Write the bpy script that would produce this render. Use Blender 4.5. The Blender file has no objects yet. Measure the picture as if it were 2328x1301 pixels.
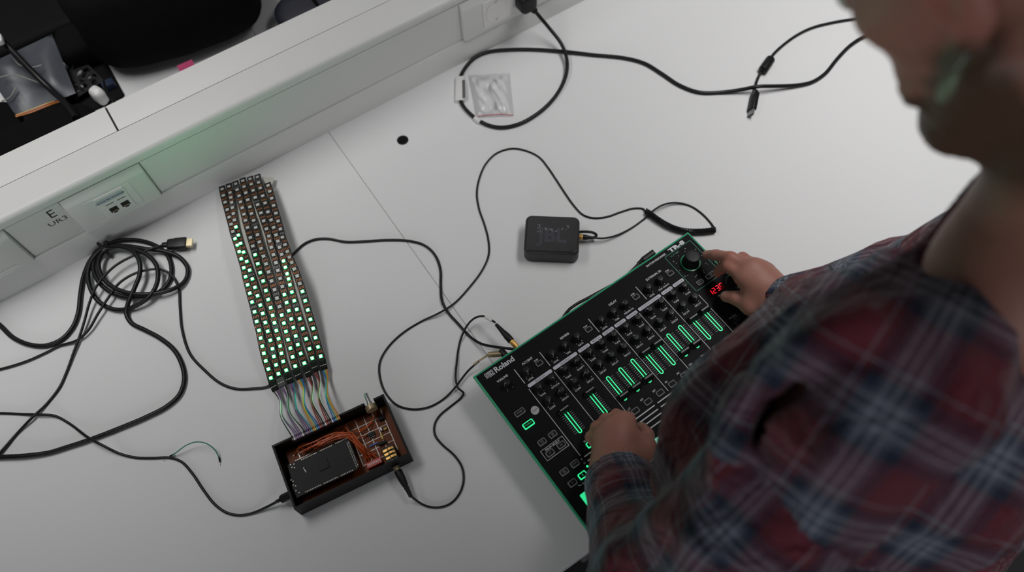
import bpy, bmesh, math, random
import numpy as np
from mathutils import Vector, Matrix

random.seed(7)
SC = bpy.context.scene
COL = SC.collection
PI = math.pi

# ------------------------------------------------------------------ camera
F_PX, CX, CY, CAM_H = 1768.0, 1164.0, 650.5, 1.080
TILT, ROLL = math.radians(27.72), math.radians(-3.70)
_f = Vector((0, math.sin(TILT), -math.cos(TILT)))
_u0 = Vector((0, math.cos(TILT), math.sin(TILT)))
_r0 = Vector((1, 0, 0))
_r = math.cos(ROLL) * _r0 + math.sin(ROLL) * _u0
_u = -math.sin(ROLL) * _r0 + math.cos(ROLL) * _u0
cam_data = bpy.data.cameras.new('camera')
cam = bpy.data.objects.new('camera', cam_data)
COL.objects.link(cam)
cam.matrix_world = Matrix(((_r.x, _u.x, -_f.x, 0), (_r.y, _u.y, -_f.y, 0), (_r.z, _u.z, -_f.z, CAM_H), (0, 0, 0, 1)))
cam_data.sensor_width = 36.0
cam_data.lens = 36.0 * F_PX / 2328.0
cam_data.clip_start = 0.02
cam_data.dof.use_dof = True
cam_data.dof.focus_distance = 1.13
cam_data.dof.aperture_fstop = 2.6
SC.camera = cam

# ------------------------------------------------------------------ world, lights, exposure
world = bpy.data.worlds.new('room_light')
SC.world = world
world.use_nodes = True
world.node_tree.nodes['Background'].inputs[0].default_value = (0.93, 0.96, 1.0, 1)
world.node_tree.nodes['Background'].inputs[1].default_value = 0.045


def area(name, loc, target, sx, sy, power, col=(1, 0.985, 0.965), spread=110):
    d = bpy.data.lights.new(name, 'AREA')
    d.shape = 'RECTANGLE'
    d.size, d.size_y = sx, sy
    d.energy = power
    d.color = col
    d.spread = math.radians(spread)
    o = bpy.data.objects.new(name, d)
    COL.objects.link(o)
    o.location = loc
    o.rotation_euler = (Vector(target) - Vector(loc)).to_track_quat('-Z', 'Y').to_euler()
    return o


area('ceiling_lamp_right', (0.75, 1.00, 1.50), (0.75, 1.04, 0), 0.30, 1.2, 6.0, spread=90)
area('ceiling_lamp_left', (-0.85, 1.00, 1.50), (-0.85, 1.04, 0), 0.30, 1.2, 4.9, spread=90)
area('trunking_fill', (-0.40, -3.2, 0.95), (-0.30, 0.6, 0.05), 2.2, 1.2, 25, (0.96, 0.98, 1.0), 170)  # added fill behind the viewer, brightens the trunking front; no window known there
SC.view_settings.view_transform = 'Standard'
SC.view_settings.look = 'None'
SC.view_settings.gamma = 1.0
SC.view_settings.use_curve_mapping = False
SC.view_settings.exposure = 0.0


# ------------------------------------------------------------------ helpers
def at(px, py, z=0.0):
    """point of the place seen at photo pixel (px, py) at height z above the table"""
    d = _r * ((px - CX) / F_PX) + _u * (-(py - CY) / F_PX) + _f
    k = (z - CAM_H) / d.z
    return Vector((d.x * k, d.y * k, z))


def depth_pt(px, py, depth):
    d = _r * ((px - CX) / F_PX) + _u * (-(py - CY) / F_PX) + _f
    return Vector((0, 0, CAM_H)) + d * depth


MATS = {}


def mat(name, col, rough=0.5, metal=0.0, spec=0.5, emit=None, estr=0.0, alpha=1.0, trans=0.0, noise=0.0, nscale=60.0, bump=0.0, bscale=200.0, coat=0.0, sheen=0.0):
    if name in MATS:
        return MATS[name]
    m = bpy.data.materials.new(name)
    m.use_nodes = True
    nt = m.node_tree
    b = nt.nodes['Principled BSDF']
    b.inputs['Base Color'].default_value = (*col, 1)
    b.inputs['Roughness'].default_value = rough
    b.inputs['Metallic'].default_value = metal
    b.inputs['Specular IOR Level'].default_value = spec
    b.inputs['Alpha'].default_value = alpha
    b.inputs['Transmission Weight'].default_value = trans
    b.inputs['Coat Weight'].default_value = coat
    if sheen:
        b.inputs['Sheen Weight'].default_value = sheen
    if emit:
        b.inputs['Emission Color'].default_value = (*emit, 1)
        b.inputs['Emission Strength'].default_value = estr
    if noise or bump:
        tc = nt.nodes.new('ShaderNodeTexCoord')
    if noise:
        n = nt.nodes.new('ShaderNodeTexNoise')
        n.inputs['Scale'].default_value = nscale
        n.inputs['Detail'].default_value = 4
        nt.links.new(tc.outputs['Object'], n.inputs['Vector'])
        mx = nt.nodes.new('ShaderNodeMix')
        mx.data_type = 'RGBA'
        mx.inputs['A'].default_value = tuple(max(0, c * (1 - noise)) for c in col) + (1,)
        mx.inputs['B'].default_value = tuple(min(1, c * (1 + noise)) for c in col) + (1,)
        nt.links.new(n.outputs['Fac'], mx.inputs['Factor'])
        nt.links.new(mx.outputs['Result'], b.inputs['Base Color'])
    if bump:
        n2 = nt.nodes.new('ShaderNodeTexNoise')
        n2.inputs['Scale'].default_value = bscale
        nt.links.new(tc.outputs['Object'], n2.inputs['Vector'])
        bp = nt.nodes.new('ShaderNodeBump')
        bp.inputs['Strength'].default_value = bump
        bp.inputs['Distance'].default_value = 0.002
        nt.links.new(n2.outputs['Fac'], bp.inputs['Height'])
        nt.links.new(bp.outputs['Normal'], b.inputs['Normal'])
    MATS[name] = m
    return m


def M(n):
    return MATS[n]


mat('desk_white', (0.70, 0.70, 0.71), 0.55, spec=0.25, noise=0.02, nscale=3, bump=0.03, bscale=900)
mat('desk_edge', (0.55, 0.55, 0.55), 0.5)
mat('steel_grey', (0.35, 0.35, 0.36), 0.4, 0.6)
mat('carpet', (0.035, 0.035, 0.037), 0.95, noise=0.4, nscale=300, bump=0.5, bscale=600)
mat('trunk_white', (0.63, 0.63, 0.62), 0.42, spec=0.3, noise=0.015, nscale=5)
mat('plate_white', (0.66, 0.665, 0.65), 0.4, spec=0.3)
mat('plate_pale', (0.70, 0.69, 0.68), 0.3)
mat('hole_black', (0.004, 0.004, 0.004), 0.7)
mat('print_black', (0.01, 0.01, 0.012), 0.5)
mat('black_rubber', (0.007, 0.007, 0.008), 0.45, spec=0.3, noise=0.2, nscale=80)
mat('black_cable', (0.007, 0.007, 0.008), 0.40, spec=0.3, noise=0.15, nscale=120)
mat('black_plastic', (0.008, 0.008, 0.009), 0.4, spec=0.3, noise=0.15, nscale=50)
mat('black_panel', (0.0055, 0.0055, 0.0065), 0.55, spec=0.10, noise=0.15, nscale=40)
mat('black_matte', (0.004, 0.004, 0.0045), 0.8, spec=0.15, noise=0.2, nscale=30)
mat('chassis', (0.012, 0.013, 0.013), 0.45)
mat('trim_green', (0.022, 0.34, 0.165), 0.28, trans=0.0, coat=0.3)
mat('print_white', (0.62, 0.62, 0.66), 0.5)
mat('print_grey', (0.30, 0.30, 0.32), 0.5)
mat('print_dim', (0.12, 0.12, 0.13), 0.5)
mat('print_green', (0.02, 0.22, 0.13), 0.5)
mat('bar_lilac', (0.55, 0.55, 0.63), 0.5)
mat('knob_black', (0.009, 0.009, 0.010), 0.45, spec=0.25)
mat('button_grey', (0.20, 0.20, 0.21), 0.45, spec=0.2)
mat('button_dark', (0.006, 0.006, 0.007), 0.55, spec=0.12)
mat('button_pale', (0.45, 0.44, 0.44), 0.4)
mat('glow_green', (0.02, 0.3, 0.15), 0.4, emit=(0.03, 0.85, 0.30), estr=1.05)
mat('glow_green_dim', (0.01, 0.15, 0.06), 0.4, emit=(0.012, 0.50, 0.13), estr=0.75)
mat('pad_green', (0.02, 0.3, 0.15), 0.4, emit=(0.03, 0.75, 0.28), estr=0.95)
mat('pad_pale', (0.2, 0.4, 0.3), 0.4, emit=(0.25, 0.75, 0.5), estr=0.5)
mat('pad_off', (0.10, 0.11, 0.11), 0.4)
mat('glow_red', (0.2, 0.0, 0.0), 0.4, emit=(1.0, 0.012, 0.03), estr=1.6)
mat('display_glass', (0.008, 0.002, 0.003), 0.5, spec=0.08)
mat('gold', (0.80, 0.47, 0.13), 0.38, 0.65)
mat('brass_pale', (0.62, 0.52, 0.34), 0.35, 0.9)
mat('gold_dull', (0.36, 0.28, 0.17), 0.45, 0.6)
mat('silver', (0.55, 0.55, 0.56), 0.28, 1.0)
mat('silver_dull', (0.33, 0.33, 0.34), 0.4, 0.7)
mat('led_body', (0.62, 0.62, 0.60), 0.4)
mat('led_face_off', (0.52, 0.53, 0.50), 0.3)
mat('led_face_on', (0.8, 1, 0.9), 0.3, emit=(0.22, 1.0, 0.38), estr=140.0)
mat('led_body_on', (0.2, 0.6, 0.35), 0.4, emit=(0.015, 0.80, 0.17), estr=1.6)
mat('strip_pcb', (0.008, 0.009, 0.008), 0.5, spec=0.2, noise=0.3, nscale=400)
mat('copper_pad', (0.34, 0.13, 0.05), 0.42, 0.4)
mat('connector_black', (0.004, 0.004, 0.0045), 0.6, spec=0.1)
mat('strip_silver', (0.20, 0.20, 0.20), 0.45, 0.4)
mat('card_grey', (0.52, 0.51, 0.46), 0.8, noise=0.05, nscale=20)
mat('box_black', (0.0055, 0.005, 0.005), 0.5, spec=0.18, noise=0.2, nscale=60)
mat('perfboard', (0.150, 0.037, 0.008), 0.5, spec=0.2, noise=0.12, nscale=25)
mat('solder', (0.42, 0.40, 0.37), 0.4, 0.5)
mat('wire_orange', (0.52, 0.085, 0.012), 0.42)
mat('chip_black', (0.007, 0.007, 0.008), 0.5, spec=0.2)
mat('switch_red', (0.50, 0.022, 0.012), 0.4)
_zm = bpy.data.materials.new('zip_clear')
_zm.use_nodes = True
_nt = _zm.node_tree
_nt.nodes.clear()
_o, _mx, _tr, _gl, _lw, _ml = (_nt.nodes.new('ShaderNode' + t) for t in ('OutputMaterial', 'MixShader', 'BsdfTransparent', 'BsdfGlossy', 'Fresnel', 'Math'))
_tr.inputs[0].default_value = (0.985, 0.985, 0.985, 1)
_gl.inputs['Roughness'].default_value = 0.14
_lw.inputs['IOR'].default_value = 1.6
_ml.operation = 'MULTIPLY_ADD'
_ml.inputs[1].default_value = 0.7
_ml.inputs[2].default_value = 0.0
for a_, b_ in ((_lw.outputs[0], _ml.inputs[0]), (_ml.outputs[0], _mx.inputs[0]), (_tr.outputs[0], _mx.inputs[1]), (_gl.outputs[0], _mx.inputs[2]), (_mx.outputs[0], _o.inputs[0])):
    _nt.links.new(a_, b_)
MATS['zip_clear'] = _zm
mat('zip_red', (0.55, 0.03, 0.05), 0.4)
mat('label_white', (0.68, 0.68, 0.68), 0.45)
mat('label_grey', (0.10, 0.10, 0.105), 0.5)
mat('speaker_rubber', (0.017, 0.017, 0.019), 0.42, noise=0.15, nscale=100)
mat('speaker_mesh', (0.016, 0.016, 0.018), 0.36, bump=0.4, bscale=2600)
mat('speaker_logo', (0.055, 0.053, 0.064), 0.3)
mat('worn_white', (0.45, 0.45, 0.47), 0.6)
for _n, _c in dict(black=(0.012, 0.012, 0.013), white=(0.62, 0.60, 0.62), purple=(0.16, 0.08, 0.22), mauve=(0.20, 0.13, 0.22), grey=(0.16, 0.15, 0.17), teal=(0.03, 0.27, 0.33), orange=(0.60, 0.22, 0.02), yellow=(0.58, 0.40, 0.05), green=(0.06, 0.30, 0.13), blue=(0.03, 0.12, 0.42), red=(0.36, 0.03, 0.03), brown=(0.16, 0.05, 0.03)).items():
    mat('wire_' + _n, _c, 0.42) if _n != 'orange' else mat('jumper_orange', _c, 0.42)
mat('wire_seagreen', (0.02, 0.20, 0.12), 0.45)
mat('bag_cloth', (0.004, 0.004, 0.0045), 0.9, spec=0.1, noise=0.3, nscale=40, bump=0.3, bscale=900)
mat('bag_film', (0.060, 0.066, 0.080), 0.38, spec=0.35, noise=0.25, nscale=9, bump=0.3, bscale=25)
mat('pink', (0.42, 0.012, 0.11), 0.45)
mat('navy', (0.014, 0.015, 0.026), 0.5, noise=0.2, nscale=60)
mat('paper', (0.55, 0.54, 0.54), 0.7)
mat('pcb_dark', (0.010, 0.012, 0.011), 0.4)
mat('connector_blue', (0.012, 0.022, 0.05), 0.4)
mat('denim', (0.016, 0.017, 0.022), 0.9, noise=0.2, nscale=200)
mat('shoe', (0.02, 0.02, 0.02), 0.6)
mat('hair', (0.016, 0.010, 0.007), 0.6, noise=0.4, nscale=150, bump=0.8, bscale=260)
mat('jade', (0.20, 0.26, 0.16), 0.4)
mat('eye_white', (0.6, 0.58, 0.55), 0.3)
mat('iris', (0.03, 0.02, 0.012), 0.2)


def add(name, verts, faces, m, parent=None, smooth=False, midx=None, local=True):
    me = bpy.data.meshes.new(name)
    me.from_pydata([tuple(v) for v in verts], [], faces)
    ms = m if isinstance(m, (list, tuple)) else [m]
    for x in ms:
        me.materials.append(x if not isinstance(x, str) else MATS[x])
    if midx is not None:
        me.polygons.foreach_set('material_index', midx)
    if smooth:
        me.polygons.foreach_set('use_smooth', [True] * len(me.polygons))
    me.update()
    o = bpy.data.objects.new(name, me)
    COL.objects.link(o)
    if parent is not None:
        o.parent = parent
        if not local:
            o.matrix_parent_inverse = parent.matrix_world.inverted()
    return o


def tag(o, label=None, cat=None, group=None, kind=None):
    if label:
        o['label'] = label
    if cat:
        o['category'] = cat
    if group:
        o['group'] = group
    if kind:
        o['kind'] = kind
    return o


def thing(name, label, cat, loc=(0, 0, 0), rz=0.0, group=None):
    o = bpy.data.objects.new(name, None)
    o.empty_display_size = 0.02
    COL.objects.link(o)
    o.matrix_world = Matrix.Translation(loc) @ Matrix.Rotation(rz, 4, 'Z')
    o.rotation_euler = (0, 0, rz)
    o.location = loc
    return tag(o, label, cat, group)


def inv(o):
    return (Matrix.Translation(o.location) @ Matrix.Rotation(o.rotation_euler.z, 4, 'Z')).inverted()


def rrect(w, d, r, n=4):
    r = max(min(r, w / 2 - 1e-5, d / 2 - 1e-5), 1e-5)
    pts = []
    for cx, cy, a0 in ((w / 2 - r, d / 2 - r, 0), (-w / 2 + r, d / 2 - r, 90), (-w / 2 + r, -d / 2 + r, 180), (w / 2 - r, -d / 2 + r, 270)):
        for i in range(n + 1):
            a = math.radians(a0 + 90 * i / n)
            pts.append((cx + r * math.cos(a), cy + r * math.sin(a)))
    return pts


class MB:
    def __init__(self):
        self.v, self.f, self.m = [], [], []
        self.X = Matrix.Identity(4)

    def _add(self, vs, fs, mi=0, X=None):
        T = self.X @ X if X is not None else self.X
        b = len(self.v)
        self.v += [T @ Vector(p) for p in vs]
        self.f += [tuple(i + b for i in f) for f in fs]
        self.m += [mi] * len(fs)
        return self

    def loops(self, loops, mi=0, X=None, cap=True, close=True):
        n = len(loops[0])
        vs = [p for l in loops for p in l]
        fs = []
        for i in range(len(loops) - 1):
            for j in range(n if close else n - 1):
                k = (j + 1) % n
                fs.append((i * n + j, i * n + k, (i + 1) * n + k, (i + 1) * n + j))
        if cap:
            fs.append(tuple(range(n))[::-1])
            fs.append(tuple(range((len(loops) - 1) * n, len(loops) * n)))
        return self._add(vs, fs, mi, X)

    def box(self, c, s, mi=0, X=None):
        x, y, z = c
        a, b, d = s[0] / 2, s[1] / 2, s[2] / 2
        lo = [(x - a, y - b), (x + a, y - b), (x + a, y + b), (x - a, y + b)]
        return self.loops([[(p, q, z - d) for p, q in lo], [(p, q, z + d) for p, q in lo]], mi, X)

    def rbox(self, c, s, r=0.002, b=0.0005, mi=0, X=None, n=3):
        """upright box with rounded corners r and bevelled top and bottom b"""
        x, y, z = c
        L = []
        for zz, i in ((z - s[2] / 2, b), (z - s[2] / 2 + b, 0), (z + s[2] / 2 - b, 0), (z + s[2] / 2, b)):
            L.append([(x + p, y + q, zz) for p, q in rrect(s[0] - 2 * i, s[1] - 2 * i, r - i * 0.5, n)])
        return self.loops(L, mi, X)

    def soft(self, c, s, r, b, mi=0, X=None, n=5, k=4):
        """box with round corners and round top and bottom edges"""
        x, y, z = c
        L = []
        for t in range(k + 1):
            a = math.radians(90 * t / k)
            i = b * (1 - math.sin(a))
            L.append([(x + p, y + q, z - s[2] / 2 + b * (1 - math.cos(a))) for p, q in rrect(s[0] - 2 * i, s[1] - 2 * i, max(r - i, 1e-4), n)])
        for t in range(k + 1):
            a = math.radians(90 * t / k)
            i = b * (1 - math.cos(a))
            L.append([(x + p, y + q, z + s[2] / 2 - b + b * math.sin(a)) for p, q in rrect(s[0] - 2 * i, s[1] - 2 * i, max(r - i, 1e-4), n)])
        return self.loops(L, mi, X)

    def lathe(self, prof, n=20, mi=0, X=None, cap=True):
        L = [[(r * math.cos(2 * PI * j / n), r * math.sin(2 * PI * j / n), z) for j in range(n)] for r, z in prof]
        return self.loops(L, mi, X, cap)

    def tube(self, pts, r, n=8, mi=0, X=None, cap=True):
        pts = [Vector(p) for p in pts]
        rs = r if isinstance(r, (list, tuple)) else [r] * len(pts)
        L = []
        t0 = (pts[1] - pts[0]).normalized()
        ref = Vector((0, 0, 1)) if abs(t0.z) < 0.9 else Vector((1, 0, 0))
        nrm = (ref - t0 * ref.dot(t0)).normalized()
        for i, p in enumerate(pts):
            t = (pts[min(i + 1, len(pts) - 1)] - pts[max(i - 1, 0)]).normalized()
            nrm = (nrm - t * nrm.dot(t)).normalized()
            bn = t.cross(nrm)
            L.append([p + (nrm * math.cos(2 * PI * j / n) + bn * math.sin(2 * PI * j / n)) * rs[i] for j in range(n)])
        return self.loops(L, mi, X, cap)

    def prism(self, prof, x0, x1, mi=0, X=None):
        """profile of (y, z) points extruded along x"""
        return self.loops([[(x0, y, z) for y, z in prof], [(x1, y, z) for y, z in prof]], mi, X)

    def build(self, name, m, parent=None, smooth=False):
        o = add(name, self.v, self.f, m, parent, False, self.m)
        if smooth:
            me = o.data
            bm = bmesh.new()
            bm.from_mesh(me)
            bmesh.ops.recalc_face_normals(bm, faces=bm.faces)
            for f in bm.faces:
                f.smooth = True
            for e in bm.edges:
                if len(e.link_faces) == 2 and e.calc_face_angle(0) > math.radians(38):
                    e.smooth = False
            bm.to_mesh(me)
            bm.free()
        else:
            bm = bmesh.new()
            bm.from_mesh(o.data)
            bmesh.ops.recalc_face_normals(bm, faces=bm.faces)
            bm.to_mesh(o.data)
            bm.free()
        return o


def spline(pts, step=0.004):
    P = [Vector(p) for p in pts]
    P = [P[0] * 2 - P[1]] + P + [P[-1] * 2 - P[-2]]
    out = []
    for i in range(1, len(P) - 2):
        a, b, c, d = P[i - 1:i + 3]
        ta, tb, tc = (b - a).length ** 0.5, (c - b).length ** 0.5, (d - c).length ** 0.5
        m1 = (c - b) + tb * ((b - a) / ta - (c - a) / (ta + tb))
        m2 = (c - b) + tb * ((d - c) / tc - (d - b) / (tb + tc))
        n = max(2, int((c - b).length / step))
        for j in range(n):
            t = j / n
            out.append((2 * t ** 3 - 3 * t ** 2 + 1) * b + (t ** 3 - 2 * t ** 2 + t) * m1 + (-2 * t ** 3 + 3 * t ** 2) * c + (t ** 3 - t ** 2) * m2)
    out.append(P[-2])
    return out


def pxpath(pts, r):
    """cable centre line: photo pixels with a lift above the table, lying on it by its radius"""
    return [at(p[0], p[1], r + (p[2] if len(p) > 2 else 0.0)) for p in pts]


def rel(o, pts):
    m = inv(o)
    return [m @ Vector(p) for p in pts]


def along(a, b):
    """matrix whose z axis runs from a to b, origin at a"""
    a, b = Vector(a), Vector(b)
    return Matrix.Translation(a) @ (b - a).to_track_quat('Z', 'Y').to_matrix().to_4x4()


TEXTS = []


def text(s, size, parent, loc, m, rz=0.0, align='CENTER', bold=0.0, sx=1.0, name='lettering', X=None, label=None, shear=0.0, space=1.0):
    c = bpy.data.curves.new(name, 'FONT')
    c.body = s
    c.size = size
    c.align_x = align
    c.align_y = 'CENTER'
    c.offset = bold
    c.shear = shear
    c.space_character = space
    c.resolution_u = 2
    c.extrude = 0.00004
    o = bpy.data.objects.new(name + '_curve', c)
    COL.objects.link(o)
    loc4 = Matrix.Translation(loc) @ Matrix.Rotation(rz, 4, 'Z') if X is None else X
    loc4 = loc4 @ Matrix.Diagonal((sx, 1, 1, 1))
    TEXTS.append((o, name, parent, loc4, m, label))


def flush_texts():
    dg = bpy.context.evaluated_depsgraph_get()
    dg.update()
    for o, name, parent, mx, m, label in TEXTS:
        me = bpy.data.meshes.new_from_object(o.evaluated_get(dg))
        me.transform(mx)
        me.materials.clear()
        me.materials.append(MATS[m])
        n = bpy.data.objects.new(name, me)
        me.name = name
        COL.objects.link(n)
        n.parent = parent
        if label:
            n['label'] = label
    for o, *_ in TEXTS:
        c = o.data
        bpy.data.objects.remove(o)
        bpy.data.curves.remove(c)
    TEXTS.clear()

# ------------------------------------------------------------------ floor and desks
add('floor', [(-3, -2.5, -0.74), (3.5, -2.5, -0.74), (3.5, 4, -0.74), (-3, 4, -0.74)], [(0, 1, 2, 3)], 'carpet')['kind'] = 'structure'

TA = Vector((-0.8127, 0.5988, 0.0))
TANG = math.radians(30.525)
TMAT = Matrix.Translation(TA) @ Matrix.Rotation(TANG, 4, 'Z')


def desk(name, label, x0, x1, y0, y1):
    t = thing(name, label, 'desk', TMAT @ Vector(((x0 + x1) / 2, (y0 + y1) / 2, -0.74)), TANG)
    w, d = x1 - x0, y1 - y0
    MB().rbox((0, 0, 0.7275), (w - 0.0006, d, 0.025), 0.001, 0.0005).build('desk_top', M('desk_white'), t)
    for sy in (-1, 1):
        MB().box((0, sy * (d / 2 - 0.0015) * 1.0, 0.7275), (w - 0.01, 0.004, 0.021)).build('edge_band', M('desk_edge'), t)
    for sx in (-1, 1):
        for sy in (-1, 1):
            MB().rbox((sx * (w / 2 - 0.06), sy * (d / 2 - 0.08), 0.3575), (0.05, 0.05, 0.715), 0.006, 0.001).build('leg', M('steel_grey'), t)
    return t


desk('desk', 'white desk under the coiled black cable and the strips of green lights', -1.0, 0.5885, -0.8277, 0.058)
desk('desk', 'white desk under the drum machine and the small black speaker', 0.5885, 2.0, -0.8277, 0.058)
desk('desk', 'white desk behind the trunking, mostly hidden under black bags', -1.0, 0.5825, 0.0595, 0.90)
desk('desk', 'white desk behind the trunking, with the dark blue pouch on it', 0.5825, 2.0, 0.0595, 0.90)

# grommet let into the desk top
g = thing('desk_grommet', 'small round black grommet cap set in the white desk', 'grommet', at(915.5, 319, 0))
MB().lathe([(0.0100, 0.0), (0.0100, 0.0010), (0.0092, 0.0016), (0.0082, 0.0014), (0.0074, 0.0006)], 32, cap=False).build('rim', M('black_rubber'), g, True)
MB().lathe([(0.0078, 0.0), (0.0074, 0.0008), (0.0040, 0.0005), (0.0006, 0.0004)], 28).build('cap', M('black_matte'), g, True)

# ------------------------------------------------------------------ trunking along the back of the desk
tk = thing('cable_trunking', 'long white cable trunking with socket plates running along the desks', 'trunking', TA, TANG)
X0, X1 = -0.55, 1.95
prof = [(0.0, 0.0), (0.0, 0.0485), (0.0012, 0.0503), (0.0035, 0.0506), (0.0042, 0.0500), (0.009, 0.0500), (0.009, 0.1318), (0.0040, 0.1318), (0.0034, 0.1324), (0.0016, 0.138), (0.0008, 0.1425), (0.0018, 0.1475), (0.0048, 0.1508), (0.0090, 0.1520), (0.0590, 0.1520), (0.0595, 0.1515), (0.0595, 0.1485), (0.0605, 0.1485), (0.0605, 0.149), (0.1175, 0.149), (0.1175, 0.0)]
MB().prism(prof, X0, X1).build('body', M('trunk_white'), tk, True)
for a, b in ((X0, 0.2945), (0.2975, X1)):
    MB().prism([(0.0603, 0.1488), (0.1180, 0.1488), (0.1184, 0.1500), (0.1184, 0.1512), (0.1176, 0.1520), (0.0607, 0.1520), (0.0603, 0.1518)], a, b).build('top_cover', M('trunk_white'), tk, True)
MB().box((0.296, 0.089, 0.1492), (0.004, 0.055, 0.0012)).build('cover_gap', M('hole_black'), tk)
# snap-in front covers between the plates
for a, b in ((0.0880, 0.1695), (0.2985, 0.8752)):
    MB().prism([(0.0044, 0.0499), (0.0044, 0.1300), (0.0050, 0.1305), (0.0085, 0.1305), (0.0085, 0.0499)], a, b).build('front_cover', M('trunk_white'), tk, True)


def plate(x0, x1):
    pr = [(0.007, 0.0495), (-0.0012, 0.0480), (-0.0030, 0.0495), (-0.0036, 0.0520), (-0.0036, 0.1150), (-0.0026, 0.1200), (0.0034, 0.1306), (0.007, 0.1306)]
    L = []
    for x, k in ((x0, 0.0), (x0 + 0.0012, 0.75), (x0 + 0.0035, 1), (x1 - 0.0035, 1), (x1 - 0.0012, 0.75), (x1, 0.0)):
        L.append([(x, 0.007 + (y - 0.007) * (0.35 + 0.65 * k), z) for y, z in pr])
    return MB().loops(L).build('outlet_plate', M('plate_white'), tk, True)


FX = Matrix.Rotation(PI / 2, 4, 'X')           # local z -> towards the viewer (-y of the trunking)


def onface(x, z, y):
    return Matrix.Translation((x, y, z)) @ FX


plate(-0.06, 0.0868)
plate(0.1700, 0.2975)
plate(0.8760, 1.1200)


def ridge(x0, x1, z, y=-0.0040):
    MB().prism([(y, z), (y - 0.0012, z + 0.0006), (y, z + 0.0016)], x0, x1).build('plate_ridge', M('plate_pale'), tk)


ridge(0.1965, 0.2700, 0.0600)
ridge(-0.02, 0.064, 0.0600)
ridge(0.9130, 0.9760, 0.0590)
# network insert: frame, jacks and label
ins = MB()
ins.box((0.2325, -0.0040, 0.0860), (0.0735, 0.0012, 0.0520))
ins.build('insert_frame', M('plate_white'), tk)
ins2 = MB()
ins2.rbox((0.2340, 0.0868, 0.0), (0.0470, 0.0500, 0.0016), 0.001, 0.0003, X=Matrix.Translation((0, -0.0052, 0)) @ FX)
jk = ins2.build('jack_module', M('plate_pale'), tk)
for jx in (0.2268, 0.2455):
    MB().box((jx, -0.00615, 0.0760), (0.0125, 0.0006, 0.0105)).build('jack_opening', M('hole_black'), jk)
    MB().box((jx, -0.00615, 0.0695), (0.0060, 0.0006, 0.0030)).build('jack_opening', M('hole_black'), jk)
    MB().box((jx, -0.0064, 0.0722), (0.0090, 0.0003, 0.0020)).build('jack_contacts', M('gold_dull'), jk)
    MB().box((jx, -0.00615, 0.0905), (0.0135, 0.0006, 0.0012)).build('jack_slot', M('label_grey'), jk)
mat('label_blue', (0.42, 0.47, 0.52), 0.35)
MB().box((0.2330, -0.0062, 0.1020), (0.0415, 0.0006, 0.0095)).build('jack_label', M('label_blue'), jk)
text('UR TL-04 TDB  UR-TL04 D05', 0.0036, jk, None, 'print_black', X=onface(0.2330, 0.1012, -0.0066), bold=0.00008)
text('E', 0.0250, tk, None, 'print_black', X=onface(0.1515, 0.1145, 0.0043), sx=0.98)
text('UR3', 0.0130, tk, None, 'print_black', X=onface(0.1510, 0.0960, 0.0043), sx=1.30)


# mains sockets
def mains_socket(x):
    X = onface(x, 0.0880, -0.0038)
    MB().rbox((0, 0, 0.0008), (0.055, 0.058, 0.0020), 0.002, 0.0004, X=X).build('socket_frame', M('plate_pale'), tk)
    m = MB()
    m.lathe([(0.0225, 0.0024), (0.0218, 0.0021), (0.0200, -0.0005), (0.0195, -0.0016), (0.001, -0.0016)], 36, cap=False, X=X)
    s = m.build('socket_well', M('plate_pale'), tk, True)
    for q in (-1, 1):
        MB().lathe([(0.0028, -0.0012), (0.0027, 0.0010), (0.0020, 0.0010)], 14, X=X @ Matrix.Translation((q * 0.0095, 0, 0))).build('pin_hole', M('hole_black'), s)
        MB().box((0, q * 0.0185, 0.0010), (0.0045, 0.0040, 0.0030), X=X).build('earth_clip', M('silver'), s)
        MB().box((0, q * 0.0150, 0.0004), (0.0055, 0.0030, 0.0022), X=X).build('earth_slot', M('hole_black'), s)


mains_socket(0.9450)
mains_socket(1.0000)

# ------------------------------------------------------------------ drum machine
O8 = at(1074.6, 856, 0.056)
A8 = math.radians(32.29)
tr = thing('drum_machine', 'black drum machine with green edge and lit faders, under the hands', 'drum machine', (O8.x, O8.y, 0), A8)
ZP = 0.0560


def q8(u, v, z=ZP):
    return (u / 1000, -v / 1000, z)


def plan(i, z, w=400, d=260):
    return [(x / 1000, -y / 1000, z) for x, y in ((i, d - i), (w - i, d - i), (w - i, min(i, 5)), (i, min(i, 5)))]


MB().loops([plan(34, 0.006), plan(30, 0.010), plan(7, 0.047), plan(2.5, 0.0492)]).build('chassis', M('chassis'), tr)
MB().loops([plan(1.6, 0.0488), plan(0, 0.0500), plan(0, 0.0538), plan(0.8, 0.0553), plan(3.2, 0.0556), plan(3.2, 0.050)]).build('trim', M('trim_green'), tr)
pb = MB()
pb.loops([plan(3.0, 0.050), plan(3.0, 0.0555), plan(3.3, ZP)])
pb.build('panel', M('black_panel'), tr)
for u, v in ((50, 50), (350, 50), (50, 210), (350, 210)):
    MB().lathe([(0.009, 0.0), (0.009, 0.005), (0.007, 0.007)], 16, X=Matrix.Translation(q8(u, v, 0))).build('foot', M('black_rubber'), tr)

# --- printed lines, ticks and dots
pr = MB()
HZ = 0.00012


def line8(u0, v0, u1, v1, w=0.8, b=pr, mi=0):
    a, c = Vector(q8(u0, v0, ZP + HZ / 2)), Vector(q8(u1, v1, ZP + HZ / 2))
    L = (c - a).length
    X = Matrix.Translation((a + c) / 2) @ Matrix.Rotation(math.atan2(c.y - a.y, c.x - a.x), 4, 'Z')
    b.box((0, 0, 0), (L, w / 1000, HZ), mi, X)


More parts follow.
